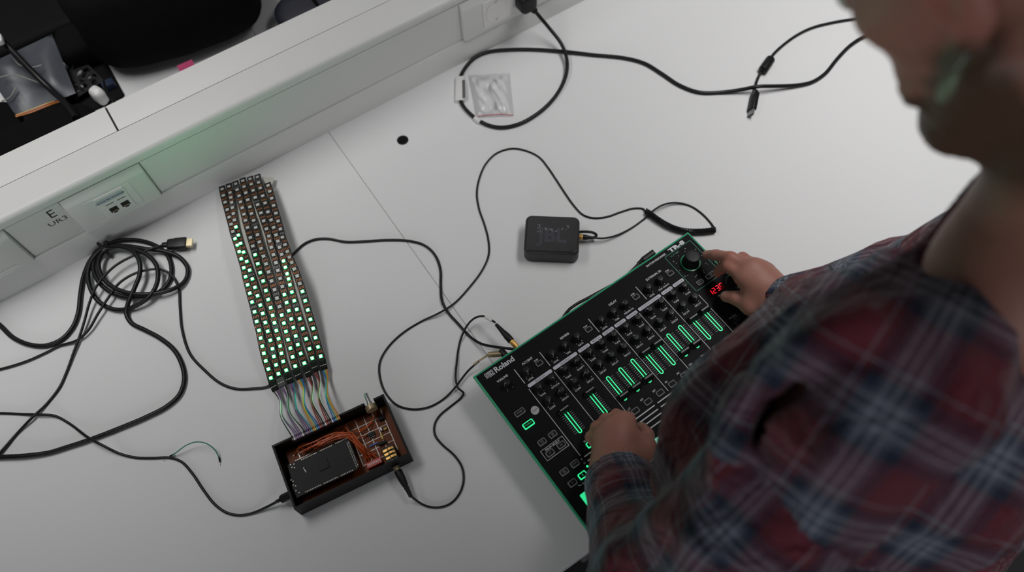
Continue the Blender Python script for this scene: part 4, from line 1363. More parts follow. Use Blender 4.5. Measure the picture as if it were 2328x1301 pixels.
bag = lump('backpack', 'large black backpack behind the trunking at the top of the view', 'bag', tw(0.494, 0.485), (0.330, 0.410, 0.20), TANG - 0.20, 'bag_cloth', 0.05, 4, 5.0)
b = MB()
b.tube(spline([tw(0.33, 0.38, 0.190), tw(0.40, 0.36, 0.205), tw(0.48, 0.37, 0.205), tw(0.56, 0.40, 0.185)], 0.01), 0.010, 8)
put(bag, b, 'strap', M('bag_cloth'))
b = MB()
b.tube(spline([tw(0.32, 0.45, 0.190), tw(0.40, 0.43, 0.212), tw(0.49, 0.43, 0.212), tw(0.57, 0.46, 0.190)], 0.01), 0.003, 6)
put(bag, b, 'zip', M('black_matte'))
b = MB()
b.box((0, 0, 0), (0.028, 0.016, 0.0012), X=Matrix.Translation(at(424, 152, 0.055)) @ Matrix.Rotation(math.radians(28), 4, 'Z') @ Matrix.Rotation(math.radians(35), 4, 'X'))
b.lathe([(0.0016, -0.0008), (0.0016, 0.0010)], 8, 1, Matrix.Translation(at(410, 153, 0.056)))
pk = thing('luggage_tag', 'bright pink tag sticking up behind the trunking', 'tag', at(424, 152, 0.055))
put(pk, b, 'tag_body', [M('pink'), M('hole_black')], False)

# black equipment case far left
cs = thing('equipment_case', 'flat black case at the upper left corner', 'case', tw(0.075, 0.578), TANG)
MB().soft((0, 0, 0.030), (0.52, 0.24, 0.06), 0.02, 0.012).build('case_body', M('black_matte'), cs, True)
MB().rbox((0, 0.1235, 0.030), (0.10, 0.010, 0.020), 0.004, 0.001).build('handle', M('black_plastic'), cs)
# black pouch next to the trunking at far left
lump('pouch', 'low black cloth pouch lying against the trunking at the left edge', 'bag', tw(0.085, 0.195), (0.37, 0.150, 0.076), TANG, 'bag_cloth', 0.05, 9, 4.5)

# antistatic bag lying on white paper
pp = thing('paper_sheet', 'white paper sheet under the silvery bag at the left', 'paper', tw(0.205, 0.325), TANG)
MB().box((0, 0, 0.0004), (0.13, 0.13, 0.0006)).build('sheet', M('paper'), pp)
ab = thing('antistatic_bag', 'silvery grey translucent bag with wires inside, at the upper left', 'bag', at(70, 180, 0.03))
cor = [at(-40, 152, 0.060), at(118, 78, 0.060), at(172, 212, 0.030), at(37, 264, 0.030), at(-60, 300, 0.030)]
b = MB()
N = 14
vs, fs = [], []
A_, B_, C_, D_ = cor[0], cor[1], cor[2], cor[3]
for s in (0, 1):
    for i in range(N + 1):
        for j in range(N + 1):
            u, v = i / N, j / N
            p = (A_ * (1 - u) + B_ * u) * (1 - v) + (D_ * (1 - u) + C_ * u) * v
            e = min(u, 1 - u, v, 1 - v)
            p = p + Vector((0, 0, (0.010 * min(1, 4 * e) + 0.004 * math.sin(7 * u + 3 * v) * min(1, 6 * e)) if s else 0))
            vs.append(p)
for s in (0, 1):
    o_ = s * (N + 1) ** 2
    for i in range(N):
        for j in range(N):
            q = o_ + i * (N + 1) + j
            fs.append((q, q + 1, q + N + 2, q + N + 1) if s == 0 else (q, q + N + 1, q + N + 2, q + 1))
b._add(vs, fs)
put(ab, b, 'film', M('bag_film'))
mat('wire_pale', (0.24, 0.24, 0.22), 0.5)
for pts in ([(0, 176, 0.068), (30, 170, 0.068), (65, 180, 0.064), (95, 190, 0.060)], [(28, 130, 0.074), (45, 148, 0.072), (75, 153, 0.070), (95, 148, 0.068)], [(4, 230, 0.046), (22, 222, 0.050), (36, 200, 0.056)]):
    b = MB()
    b.tube(spline([at(*p) for p in pts], 0.005), 0.0012, 6)
    put(ab, b, 'bag_wire', M('wire_pale'))
ws_ = thing('ribbon_wires', 'yellow and red thin wires lying on the white paper', 'wire', at(70, 248, 0.03))
for k, (dy, cn) in enumerate(((0, 'wire_yellow'), (3, 'wire_red'), (6, 'jumper_orange'))):
    b = MB()
    b.tube(spline([at(36, 262 + dy * 0.6, 0.034), at(70, 250 + dy, 0.034), at(105, 236 + dy, 0.033), at(140, 226 + dy * 0.5, 0.026)], 0.005), 0.0010, 6)
    put(ws_, b, 'wire', M(cn))
# black strap cable across the bag
cable_thing('strap_cable', 'flat black cable crossing the silvery bag diagonally', 'cable', [at(-8, 78, 0.110), at(30, 118, 0.096), at(80, 170, 0.082), at(120, 208, 0.070), at(150, 236, 0.085), at(172, 268, 0.088)], 0.0055)
wc = thing('white_clip', 'small white clip at the left edge of the view', 'clip', at(0, 90, 0.118))
b = MB()
b.soft((0, 0, 0), (0.012, 0.020, 0.012), 0.004, 0.003, X=Matrix.Translation(at(-1, 90, 0.118)) @ Matrix.Rotation(0.4, 4, 'Z'))
put(wc, b, 'clip_body', M('label_white'))
# circuit board with parts
pc = thing('circuit_board', 'small dark circuit board crowded with parts behind the trunking', 'circuit board', at(188, 190, 0.006), TANG + 0.2)
b = MB()
b.box((0, 0, 0.012), (0.060, 0.075, 0.0016))
b.build('board', M('pcb_dark'), pc)
rs = random.Random(21)
for i in range(36):
    b = MB()
    h = rs.choice((0.001, 0.002, 0.004, 0.008))
    s = (rs.uniform(0.002, 0.009), rs.uniform(0.002, 0.008), h)
    b.box((rs.uniform(-0.026, 0.026), rs.uniform(-0.033, 0.033), 0.0128 + h / 2), s)
    b.build('component', M(rs.choice(('chip_black', 'chip_black', 'chip_black', 'chip_black', 'black_plastic', 'steel_grey'))), pc)
for sx in (-1, 1):
    for sy in (-1, 1):
        MB().lathe([(0.003, 0), (0.003, 0.0115)], 8, X=Matrix.Translation((sx * 0.026, sy * 0.033, 0))).build('standoff', M('black_plastic'), pc)
# blue connector and its cord, white lead
bc = thing('blue_connector', 'small dark blue connector beside the circuit board', 'connector', at(255, 204, 0.0), TANG)
MB().rbox((0, 0, 0.010), (0.022, 0.016, 0.020), 0.002, 0.001).build('connector_body', M('connector_blue'), bc)
cable_thing('black_cord', 'thin black cord curling over the back edge of the trunking', 'cable', [at(236, 185, 0.06), at(240, 205, 0.08), at(250, 222, 0.120), at(262, 233, 0.150)], 0.0022)
lump('white_cable_cover', 'small white plastic cover standing behind the trunking gap', 'cover', at(236, 232, 0.0), (0.022, 0.030, 0.035), 0.9, 'label_white', 0.04, 3, 3.0, 24, 12)
# dark blue pouch on the right back desk and a sheet of paper
pz = lump('pencil_pouch', 'dark blue zipped pouch on the white desk behind the trunking', 'pouch', tw(0.752, 0.255), (0.255, 0.13, 0.055), TANG, 'navy', 0.03, 6, 2.8)
b = MB()
b.tube(spline([tw(0.700, 0.195, 0.030), tw(0.700, 0.225, 0.0535), tw(0.700, 0.275, 0.0545), tw(0.700, 0.312, 0.030)], 0.005), 0.0035, 8)
put(pz, b, 'zip', M('bag_cloth'))
lump('jacket', 'crumpled black jacket between the silvery bag and the backpack', 'jacket', tw(0.300, 0.424), (0.085, 0.080, 0.06), TANG - 0.1, 'bag_cloth', 0.06, 14, 3.6, 32, 16)
tray = thing('board_tray', 'flat black tray under the circuit board', 'tray', tw(0.272, 0.352), TANG)
MB().rbox((0, 0, 0.003), (0.095, 0.125, 0.006), 0.006, 0.001).build('tray_body', M('black_matte'), tray)
lump('camera_pouch', 'small black pouch at the left edge below the silvery bag', 'bag', tw(0.092, 0.335), (0.110, 0.120, 0.026), TANG, 'bag_cloth', 0.04, 15, 4.0, 28, 12)

# ------------------------------------------------------------------ person leaning over the drum machine
def V3(*a):
    return np.array(a, dtype=np.float64)


def atn(px, py, z):
    return np.array(at(px, py, z))


def smin(a, b, k):
    h = np.clip(0.5 + 0.5 * (b - a) / k, 0, 1)
    return b + (a - b) * h - k * h * (1 - h)


def smax(a, b, k):
    return -smin(-a, -b, k)


def cone(p, a, b, r0, r1):
    ab = b - a
    t = np.clip(((p - a) @ ab) / (ab @ ab), 0, 1)
    return np.linalg.norm(p - a - t[:, None] * ab, axis=1) - (r0 + (r1 - r0) * t)


def chain(p, pts, rs, k=0.004):
    d = None
    for i in range(len(pts) - 1):
        c = cone(p, pts[i], pts[i + 1], rs[i], rs[i + 1])
        d = c if d is None else smin(d, c, k)
    return d


def ell(p, c, r):
    q = (p - c) / r
    n = np.linalg.norm(q, axis=1)
    g = np.linalg.norm(q / r, axis=1) + 1e-9
    return n * (n - 1) / g


def near(f_, p, c, R, *a):
    """part evaluated only around its centre; elsewhere a lower bound of the distance"""
    d = np.linalg.norm(p - c, axis=1) - R
    m = d < 0.03
    out = d.copy()
    if m.any():
        out[m] = f_(p[m], *a)
    return out


def nets(sdf, lo, hi, h, B=12):
    """surface nets of an implicit shape; only blocks near the surface are sampled"""
    lo = np.array(lo)
    n = np.ceil((np.array(hi) - lo) / h / B).astype(int)
    N = n * B + 1
    gx = [lo[i] + (np.arange(n[i]) + 0.5) * B * h for i in range(3)]
    C = np.stack(np.meshgrid(*gx, indexing='ij'), -1).reshape(-1, 3)
    dc = sdf(C)
    act = np.abs(dc) < B * h * 1.15 + 0.012
    D = np.empty(N, np.float32)
    sg = np.where(dc < 0, -1.0, 1.0).reshape(n)
    rep = np.repeat(np.repeat(np.repeat(sg, B, 0), B, 1), B, 2)
    D[:] = 1
    D[:-1, :-1, :-1] = rep
    idx = np.argwhere(act.reshape(n))
    off = np.stack(np.meshgrid(*[np.arange(B + 1)] * 3, indexing='ij'), -1).reshape(-1, 3)
    for s in range(0, len(idx), 120):
        ids = (idx[s:s + 120, None, :] * B + off[None]).reshape(-1, 3)
        D[ids[:, 0], ids[:, 1], ids[:, 2]] = sdf(lo + ids * h)
    S = D < 0
    cnt = np.zeros(np.array(N) - 1, np.int8)
    for a in (0, 1):
        for b in (0, 1):
            for c in (0, 1):
                cnt += S[a:N[0] - 1 + a, b:N[1] - 1 + b, c:N[2] - 1 + c]
    cell = np.argwhere((cnt > 0) & (cnt < 8))
    vid = -np.ones(np.array(N) - 1, np.int64)
    vid[cell[:, 0], cell[:, 1], cell[:, 2]] = np.arange(len(cell))
    acc = np.zeros((len(cell), 3))
    w = np.zeros(len(cell))
    cs = [(a, b, c) for a in (0, 1) for b in (0, 1) for c in (0, 1)]
    for i, a in enumerate(cs):
        for j, b in enumerate(cs):
            if j > i and sum(abs(x - y) for x, y in zip(a, b)) == 1:
                va = D[cell[:, 0] + a[0], cell[:, 1] + a[1], cell[:, 2] + a[2]]
                vb = D[cell[:, 0] + b[0], cell[:, 1] + b[1], cell[:, 2] + b[2]]
                m = (va < 0) != (vb < 0)
                t = np.where(m, va / np.where(m, va - vb, 1), 0)
                pt = np.array(a) + t[:, None] * (np.array(b) - np.array(a))
                acc += pt * m[:, None]
                w += m
    verts = lo + (cell + acc / w[:, None]) * h
    faces = []
    for ax in range(3):
        o1, o2 = (ax + 1) % 3, (ax + 2) % 3
        sl0 = [slice(1, -1)] * 3
        sl1 = [slice(1, -1)] * 3
        sl0[ax] = slice(0, -1)
        sl1[ax] = slice(1, None)
        a, b = S[tuple(sl0)], S[tuple(sl1)]
        e = np.argwhere(a != b)
        flip = a[e[:, 0], e[:, 1], e[:, 2]]
        g = e + 1
        g[:, ax] -= 1
        q = []
        for d1, d2 in ((0, 0), (-1, 0), (-1, -1), (0, -1)):
            k = g.copy()
            k[:, o1] += d1
            k[:, o2] += d2
            q.append(vid[k[:, 0], k[:, 1], k[:, 2]])
        q = np.stack(q, 1)
        q[~flip] = q[~flip][:, ::-1]
        faces.append(q)
    faces = np.concatenate(faces)
    faces = faces[(faces >= 0).all(1)]
    return verts, faces


def net_obj(name, verts, faces, mats, parent, attrs=None):
    me = bpy.data.meshes.new(name)
    me.vertices.add(len(verts))
    me.vertices.foreach_set('co', (verts - np.array(parent.location)).astype(np.float32).ravel())
    me.loops.add(len(faces) * 4)
    me.loops.foreach_set('vertex_index', faces.astype(np.int32).ravel())
    me.polygons.add(len(faces))
    me.polygons.foreach_set('loop_start', np.arange(0, len(faces) * 4, 4, dtype=np.int32))
    me.polygons.foreach_set('use_smooth', np.ones(len(faces), bool))
    me.materials.append(mats)
    for k, v in (attrs or {}).items():
        if v.ndim == 2:
            a = me.attributes.new(k, 'FLOAT_VECTOR', 'CORNER' if len(v) == len(faces) * 4 else 'POINT')
            a.data.foreach_set('vector', v.astype(np.float32).ravel())
        else:
            a = me.attributes.new(k, 'FLOAT', 'POINT')
            a.data.foreach_set('value', v.astype(np.float32))
    me.update()
    me.validate()
    o = bpy.data.objects.new(name, me)
    COL.objects.link(o)
    o.parent = parent
    return o


# --- frame of the body
FW = V3(-0.52, 0.854, 0)
LF = V3(-0.854, -0.52, 0)
UPV = V3(0, 0, 1)


def head_frame(yaw, pit, rol):
    y, p_, r_ = (math.radians(v) for v in (yaw, pit, rol))
    F = V3(-math.sin(y) * math.cos(p_), math.cos(y) * math.cos(p_), -math.sin(p_))
    L = V3(-math.cos(y), -math.sin(y), 0)
    U = np.cross(L, F)
    if U[2] < 0:
        U = -U
    return L * math.cos(r_) + U * math.sin(r_), F, -L * math.sin(r_) + U * math.cos(r_)


HL, HF, HU = head_frame(42.6, 55.8, 0.3)
HS = 1.036
HO = np.array(depth_pt(2215, 105, 0.415)) - (HL * 0.077 + HU * -0.035) * HS
NB = V3(0.405, 0.268, 0.625)
SH_L = NB + 0.185 * LF + V3(0.0, 0.0, -0.070)
SH_R = NB - 0.185 * LF + V3(0.0, 0.0, -0.190)
WR_L = atn(1397, 1068, 0.112)
EL_L = V3(0.121, 0.062, 0.285)
WR_R = atn(1776, 690, 0.105)
EL_R = atn(2190, 600, 0.285)
CH = V3(0.400, 0.233, 0.428)
BE = V3(0.308, 0.242, 0.330)
HP = V3(0.420, 0.150, 0.100)

# --- hands
RH = dict(
    index=[atn(1691, 632, 0.114), atn(1656, 605, 0.112), atn(1639, 611, 0.088), atn(1630, 621, 0.074)],
    middle=[atn(1707, 610, 0.119), atn(1661, 586, 0.117), atn(1628, 580, 0.098), atn(1606, 579, 0.084)],
    ring=[atn(1725, 611, 0.115), atn(1688, 587, 0.112), atn(1676, 592, 0.088), atn(1673, 603, 0.070)],
    little=[atn(1744, 618, 0.106), atn(1724, 600, 0.101), atn(1711, 603, 0.082), atn(1707, 613, 0.068)],
    thumb=[atn(1738, 704, 0.098), atn(1706, 697, 0.095), atn(1673, 678, 0.090), atn(1650, 674, 0.080)])


def fist(m, out, k=1.0):
    d = FW * 0.94 + LF * out
    p1 = m + d * 0.020 * k + V3(0, 0, -0.026)
    p2 = p1 - d * 0.008 + V3(0, 0, -0.016)
    p3 = p2 - d * 0.016 + V3(0, 0, -0.003)
    for q in (p1, p2, p3):
        q[2] = max(q[2], 0.0655)
    return [m, p1, p2, p3]


LH = dict(
    index=fist(atn(1423, 958, 0.107), -0.1),
    middle=fist(atn(1401, 967, 0.110), 0.0),
    ring=fist(atn(1381, 984, 0.106), 0.05),
    little=fist(atn(1365, 1001, 0.098), 0.1, 0.85),
    thumb=[atn(1448, 1048, 0.100), atn(1470, 1018, 0.096), atn(1470, 990, 0.088), atn(1457, 973, 0.079)])
FR = dict(index=(0.0098, 0.0085, 0.0076, 0.0066), middle=(0.0100, 0.0088, 0.0078, 0.0067), ring=(0.0095, 0.0084, 0.0074, 0.0064), little=(0.0085, 0.0073, 0.0064, 0.0056), thumb=(0.0150, 0.0118, 0.0098, 0.0084))


def hand(p, J, wr):
    palm = None
    for k, w in (('index', 0.0135), ('middle', 0.0140), ('ring', 0.0130), ('little', 0.0120)):
        m = J[k][0]
        c = cone(p, wr + (m - wr) * 0.06, m, 0.0225, w)
        palm = c if palm is None else smin(palm, c, 0.014)
    th = cone(p, wr + (J['thumb'][0] - wr) * 0.3, J['thumb'][1], 0.0190, 0.0125)
    palm = smin(palm, th, 0.016)
    web = cone(p, J['thumb'][1] * 0.75 + J['index'][0] * 0.25, J['index'][0] * 0.7 + wr * 0.3, 0.0085, 0.0120)
    palm = smin(palm, web, 0.014)
    d = palm
    for k in ('index', 'middle', 'ring', 'little', 'thumb'):
        f_ = chain(p, J[k], FR[k], 0.0035)
        f_ = np.minimum(f_, np.linalg.norm(p - J[k][1], axis=1) - FR[k][1] * 1.06)
        d = smin(d, f_, 0.0045)
    return d


def head_local(p):
    q = p - HO
    return np.stack([q @ HL, q @ HF, q @ HU], 1) / HS


def head(p):
    q = head_local(p)
    s = q.copy()
    s[:, 0] = np.abs(s[:, 0])
    d = ell(q, V3(0, -0.012, 0.042), V3(0.077, 0.098, 0.085))
    d = smin(d, ell(q, V3(0, 0.030, -0.030), V3(0.063, 0.064, 0.082)), 0.03)
    d = smin(d, cone(s, V3(0.050, 0.002, -0.060), V3(0.014, 0.076, -0.098), 0.020, 0.020), 0.022)
    d = smin(d, cone(s, V3(0.047, 0.060, -0.008), V3(0.055, 0.020, -0.004), 0.014, 0.014), 0.02)
    d = smin(d, cone(s, V3(0.006, 0.091, 0.030), V3(0.042, 0.078, 0.030), 0.009, 0.009), 0.016)
    d = smax(d, -(np.linalg.norm(s - V3(0.032, 0.105, 0.008), axis=1) - 0.016), 0.012)
    d = smin(d, np.linalg.norm(s - V3(0.031, 0.080, 0.008), axis=1) - 0.0125, 0.003)
    d = smin(d, cone(q, V3(0, 0.090, 0.020), V3(0, 0.108, -0.028), 0.0072, 0.0098), 0.012)
    d = smin(d, np.linalg.norm(s - V3(0.011, 0.098, -0.032), axis=1) - 0.0085, 0.007)
    d = smin(d, cone(s, V3(0.0, 0.0955, -0.058), V3(0.022, 0.086, -0.062), 0.0062, 0.0035), 0.005)
    d = smin(d, cone(s, V3(0.0, 0.0945, -0.070), V3(0.020, 0.086, -0.067), 0.0068, 0.0035), 0.004)
    # beard bulk with a ragged surface
    n = np.sin(260 * q[:, 0] + 3 * np.sin(150 * q[:, 2])) * np.sin(240 * q[:, 2] + 2 * np.sin(170 * q[:, 1]))
    bd = cone(s, V3(0.056, 0.006, -0.052), V3(0.018, 0.076, -0.100), 0.019, 0.022)
    bd = smin(bd, cone(s, V3(0.0, 0.091, -0.050), V3(0.036, 0.070, -0.062), 0.0105, 0.015), 0.008)
    bd = smin(bd, cone(s, V3(0.020, 0.076, -0.104), V3(0.0, 0.082, -0.106), 0.019, 0.020), 0.01)
    d = smin(d, bd + 0.0013 * n, 0.012)
    # ears
    e = ell(s - V3(0.079, -0.008, 0.0), V3(0, 0, 0), V3(0.010, 0.019, 0.032))
    e = smin(e, np.linalg.norm(s - V3(0.076, 0.000, -0.030), axis=1) - 0.0085, 0.006)
    e = smax(e, -ell(s - V3(0.090, -0.003, 0.002), V3(0, 0, 0), V3(0.008, 0.011, 0.019)), 0.005)
    d = smin(d, e, 0.006)
    return d * HS


def body(p):
    d = near(head, p, HO, 0.17)
    nk = cone(p, HO - 0.028 * HF - 0.050 * HU, NB + V3(0, 0, -0.02), 0.056, 0.062)
    d = smin(d, nk, 0.022)
    d = smin(d, cone(p, NB + 0.05 * LF + V3(0, 0, -0.055), NB - 0.05 * LF + V3(0, 0, -0.055), 0.060, 0.060), 0.05)
    tr_ = smin(cone(p, SH_L, SH_R, 0.046, 0.046), cone(p, CH + 0.07 * LF, CH - 0.07 * LF, 0.095, 0.095), 0.07)
    d = smin(d, smin(tr_, cone(p, BE + V3(0.04, -0.03, -0.02), HP, 0.06, 0.07), 0.06), 0.03)
    for sh, el, wr, J in ((SH_L, EL_L, WR_L, LH), (SH_R, EL_R, WR_R, RH)):
        a = smin(cone(p, sh, el, 0.046, 0.037), cone(p, el, wr, 0.040, 0.0295), 0.02)
        d = smin(d, a, 0.012)
        d = smin(d, near(hand, p, (wr + J['middle'][0]) / 2, 0.10, J, wr), 0.010)
    return d


person = thing('person', 'person in a red and navy plaid shirt leaning over the drum machine, hands on it', 'person', (float(HP[0]), float(HP[1]), -0.74))
bv, bf = nets(body, (0.02, 0.0, 0.05), (0.72, 0.62, 0.90), 0.0030)
ql = head_local(bv)
n_ = np.sin(170 * ql[:, 0] + 2 * np.sin(120 * ql[:, 2])) * np.sin(150 * ql[:, 2] + 1.3)
jaw_top = -0.022 - 0.55 * np.clip(ql[:, 1] - 0.01, -0.02, 0.05)
beard = np.clip((jaw_top - ql[:, 2] + 0.008 * n_) / 0.014, 0, 1) * np.clip((ql[:, 1] + 0.012 + 0.004 * n_) / 0.012, 0, 1) * np.clip((ql[:, 2] + 0.160) / 0.025, 0, 1) * (np.linalg.norm(ql, axis=1) < 0.24)
must = np.clip(1 - np.abs(ql[:, 2] + 0.047) / 0.009, 0, 1) * (np.abs(ql[:, 0]) < 0.035) * (ql[:, 1] > 0.07)
beard = np.maximum(beard, np.clip(must * 2, 0, 1))
lipm = np.clip(1 - np.linalg.norm((ql - V3(0, 0.095, -0.064)) / V3(0.024, 0.012, 0.010), axis=1), 0, 1)
beard *= (1 - np.clip(lipm * 3, 0, 1))
nail = np.zeros(len(bv))
for J in (RH, LH):
    for k in J:
        a, b_ = J[k][2], J[k][3]
        ax = (b_ - a) / np.linalg.norm(b_ - a)
        side_ = np.cross(ax, UPV)
        nn = np.cross(side_, ax)
        nn /= np.linalg.norm(nn)
        c_ = b_ + nn * 0.006
        nail = np.maximum(nail, np.clip((0.0062 - np.linalg.norm(bv - c_, axis=1)) / 0.0012, 0, 1))
red = np.clip(1 - np.linalg.norm((ql - V3(0.083, -0.008, 0.0)) / V3(0.03, 0.03, 0.045), axis=1), 0, 1) + np.clip(lipm * 2, 0, 1)
for J in (RH, LH):
    for k in J:
        for q_, r_ in ((1, 0.016), (3, 0.013)):
            red = np.maximum(red, 0.8 * np.clip(1 - np.linalg.norm(bv - J[k][q_], axis=1) / r_, 0, 1))

sk = bpy.data.materials.new('skin')
sk.use_nodes = True
nt = sk.node_tree
pbs = nt.nodes['Principled BSDF']
pbs.inputs['Roughness'].default_value = 0.5
pbs.inputs['Specular IOR Level'].default_value = 0.35
pbs.inputs['Subsurface Weight'].default_value = 0.12
pbs.inputs['Subsurface Radius'].default_value = (0.008, 0.003, 0.002)
pbs.inputs['Subsurface Scale'].default_value = 0.5


def mixnode(nt, fac, a, b):
    m_ = nt.nodes.new('ShaderNodeMix')
    m_.data_type = 'RGBA'
    for key, v in (('Factor', fac), ('A', a), ('B', b)):
        s_ = m_.inputs[key] if key != 'Factor' else m_.inputs['Factor']
        if isinstance(v, (tuple, float)):
            s_.default_value = v
        else:
            nt.links.new(v, s_)
    return m_.outputs['Result']


def attrnode(nt, nm, out='Fac'):
    a_ = nt.nodes.new('ShaderNodeAttribute')
    a_.attribute_name = nm
    return a_.outputs[out]


no = nt.nodes.new('ShaderNodeTexNoise')
no.inputs['Scale'].default_value = 45
no.inputs['Detail'].default_value = 5
tcn = nt.nodes.new('ShaderNodeTexCoord')
nt.links.new(tcn.outputs['Object'], no.inputs['Vector'])
c0 = mixnode(nt, no.outputs['Fac'], (0.33, 0.147, 0.112, 1), (0.40, 0.190, 0.145, 1))
c1 = mixnode(nt, attrnode(nt, 'red'), c0, (0.44, 0.155, 0.115, 1))
c2 = mixnode(nt, attrnode(nt, 'beard'), c1, (0.105, 0.058, 0.038, 1))
c3 = mixnode(nt, attrnode(nt, 'nail'), c2, (0.36, 0.21, 0.17, 1))
nt.links.new(c3, pbs.inputs['Base Color'])
no2 = nt.nodes.new('ShaderNodeTexNoise')
no2.inputs['Scale'].default_value = 420
nt.links.new(tcn.outputs['Object'], no2.inputs['Vector'])
bpn = nt.nodes.new('ShaderNodeBump')
bpn.inputs['Strength'].default_value = 0.25
bpn.inputs['Distance'].default_value = 0.001
nt.links.new(no2.outputs['Fac'], bpn.inputs['Height'])
nt.links.new(bpn.outputs['Normal'], pbs.inputs['Normal'])
net_obj('body', bv, bf, sk, person, dict(beard=beard, nail=nail, red=red))

# eyes
for s_ in (-1, 1):
    ec = HO + (HL * (0.031 * s_) + HF * 0.0815 + HU * 0.008) * HS
    b = MB()
    X = Matrix.Translation(Vector(ec)) @ Vector(HF).to_track_quat('Z', 'Y').to_matrix().to_4x4()
    b.lathe([(0.0126 * math.sin(a), 0.0126 * math.cos(a)) for a in [PI * i / 10 for i in range(10, 2, -1)]], 20, 0, X)
    b.lathe([(0.0126 * math.sin(a), 0.0127 * math.cos(a)) for a in (PI * 0.20, PI * 0.12, PI * 0.04)], 20, 1, X)
    b.v = [v - person.location for v in b.v]
    b.build('eye', [M('eye_white'), M('iris')], person, True)


# hair cap
def hair(p):
    q = head_local(p)
    s = q.copy()
    s[:, 0] = np.abs(s[:, 0])
    n = np.sin(180 * q[:, 0] + 2 * np.sin(90 * q[:, 1])) * np.sin(150 * q[:, 1] + 40 * q[:, 2])
    d = ell(q, V3(0, -0.016, 0.050), V3(0.084, 0.104, 0.090)) + 0.0016 * n
    cut = 0.012 + 0.9 * np.clip(q[:, 1] - 0.0, 0, 0.1) - 0.65 * np.clip(-q[:, 1] - 0.015, 0, 0.1)
    d = smax(d, cut - q[:, 2], 0.006)
    return d * HS


hv, hf = nets(hair, tuple(HO - 0.17), tuple(HO + 0.17), 0.0045)
net_obj('hair', hv, hf, M('hair'), person)
# jade earring
lobe = HO + (HL * 0.080 + HF * 0.002 + HU * -0.036) * HS
b = MB()
l0 = Vector(lobe)
b.lathe([(0.0022, -0.0015), (0.0030, 0.0), (0.0022, 0.0015)], 12, 0, along(l0, l0 + Vector(HL)))
b.tube([l0 + Vector((0, 0, -0.001)), l0 + Vector((0, 0, -0.010)), l0 + Vector((0, 0, -0.016))], 0.0006, 6, 0)
b.lathe([(0.0008, 0), (0.0032, 0.004), (0.0042, 0.013), (0.0034, 0.020), (0.0008, 0.024)], 12, 1, along(l0 + Vector((0, 0, -0.014)), l0 + Vector((0.001, -0.002, -0.04))))
b.v = [v - person.location for v in b.v]
b.build('earring', [M('silver'), M('jade')], person, True)

# --- plaid shirt
CUF_L = WR_L + (EL_L - WR_L) * 0.17
CUF_R = WR_R + (EL_R - WR_R) * 0.06
SEGS = [('torso', HP + V3(0, 0, -0.05), NB), ('ual', SH_L + (SH_L - NB) * 0.05, EL_L), ('fal', EL_L, CUF_L), ('uar', SH_R, EL_R), ('far', EL_R, CUF_R)]


def folds(p):
    x, y, z = p[:, 0], p[:, 1], p[:, 2]
    a = x * 0.8 + y * 0.5 - z * 0.35
    b = -x * 0.45 + y * 0.75 + z * 0.55
    c = x * 0.3 - y * 0.35 + z * 0.9
    w1 = np.abs(np.sin(21 * b + 2.0 * np.sin(8 * a + 1.0) + 1.2 * np.sin(13 * c)))
    w2 = np.abs(np.sin(30 * c + 2.4 * np.sin(9 * b + 0.6) + 1.0 * np.sin(17 * a)))
    w3 = np.sin(62 * a + 3 * np.sin(25 * b)) * np.sin(48 * c + 2 * np.sin(20 * a))
    return 0.0120 * (w1 - 0.6) + 0.0085 * (w2 - 0.6) + 0.0025 * w3


def shirt_raw(p):
    d = cone(p, CH + 0.085 * LF, CH - 0.060 * LF + V3(0, 0, -0.02), 0.118, 0.100)
    d = smin(d, cone(p, BE + 0.085 * LF, BE - 0.060 * LF, 0.110, 0.110), 0.07)
    d = smin(d, cone(p, HP + 0.075 * LF, HP - 0.075 * LF, 0.118, 0.118), 0.08)
    d = smin(d, cone(p, SH_L + V3(0, 0, 0.01), SH_R + V3(0, 0, -0.005), 0.062, 0.050), 0.05)
    d = smin(d, cone(p, NB + V3(0, 0, -0.03), NB + V3(0, 0, -0.085), 0.064, 0.074), 0.035)
    la = smin(cone(p, SH_L, EL_L, 0.070, 0.064), cone(p, EL_L, CUF_L, 0.068, 0.044), 0.02)
    ra = smin(cone(p, SH_R, EL_R, 0.070, 0.060), cone(p, EL_R, CUF_R, 0.060, 0.036), 0.02)
    return smin(smin(d, la, 0.022), ra, 0.03)


def cuffs(p):
    d = None
    for cu, el, wr, r in ((CUF_L, EL_L, WR_L, 0.043), (CUF_R, EL_R, WR_R, 0.0355)):
        ax = (el - cu) / np.linalg.norm(el - cu)
        t = (p - cu) @ ax
        rad = np.linalg.norm(p - cu - t[:, None] * ax, axis=1)
        c = np.maximum(rad - r, np.abs(t - 0.018) - 0.034)
        d = c if d is None else np.minimum(d, c)
    return d


def shirt(p):
    d = shirt_raw(p) + folds(p)
    d = smin(d, cuffs(p), 0.004)
    for cu, el, r in ((CUF_L, EL_L, 0.0370), (CUF_R, EL_R, 0.0305)):
        ax = (el - cu) / np.linalg.norm(el - cu)
        t = (p - cu) @ ax
        rad = np.linalg.norm(p - cu - t[:, None] * ax, axis=1)
        d = np.maximum(d, -np.maximum(rad - r, t - 0.020))       # open cuff
        d = np.maximum(d, -np.maximum(rad - 0.075, np.maximum(t + 0.016, -t - 0.09)))
    d = smax(d, -cone(p, NB + V3(0, 0, -0.02), HO - 0.02 * HF - 0.05 * HU, 0.064, 0.076), 0.006)   # neck opening
    for i in range(len(GAP) - 1):
        d = smax(d, -cone(p, GAP[i], GAP[i + 1], GAPR[i], GAPR[i + 1]), 0.006)
    for i in range(len(FLAP) - 1):
        d = smin(d, cone(p, FLAP[i], FLAP[i + 1], 0.010, 0.010), 0.016)
    return d


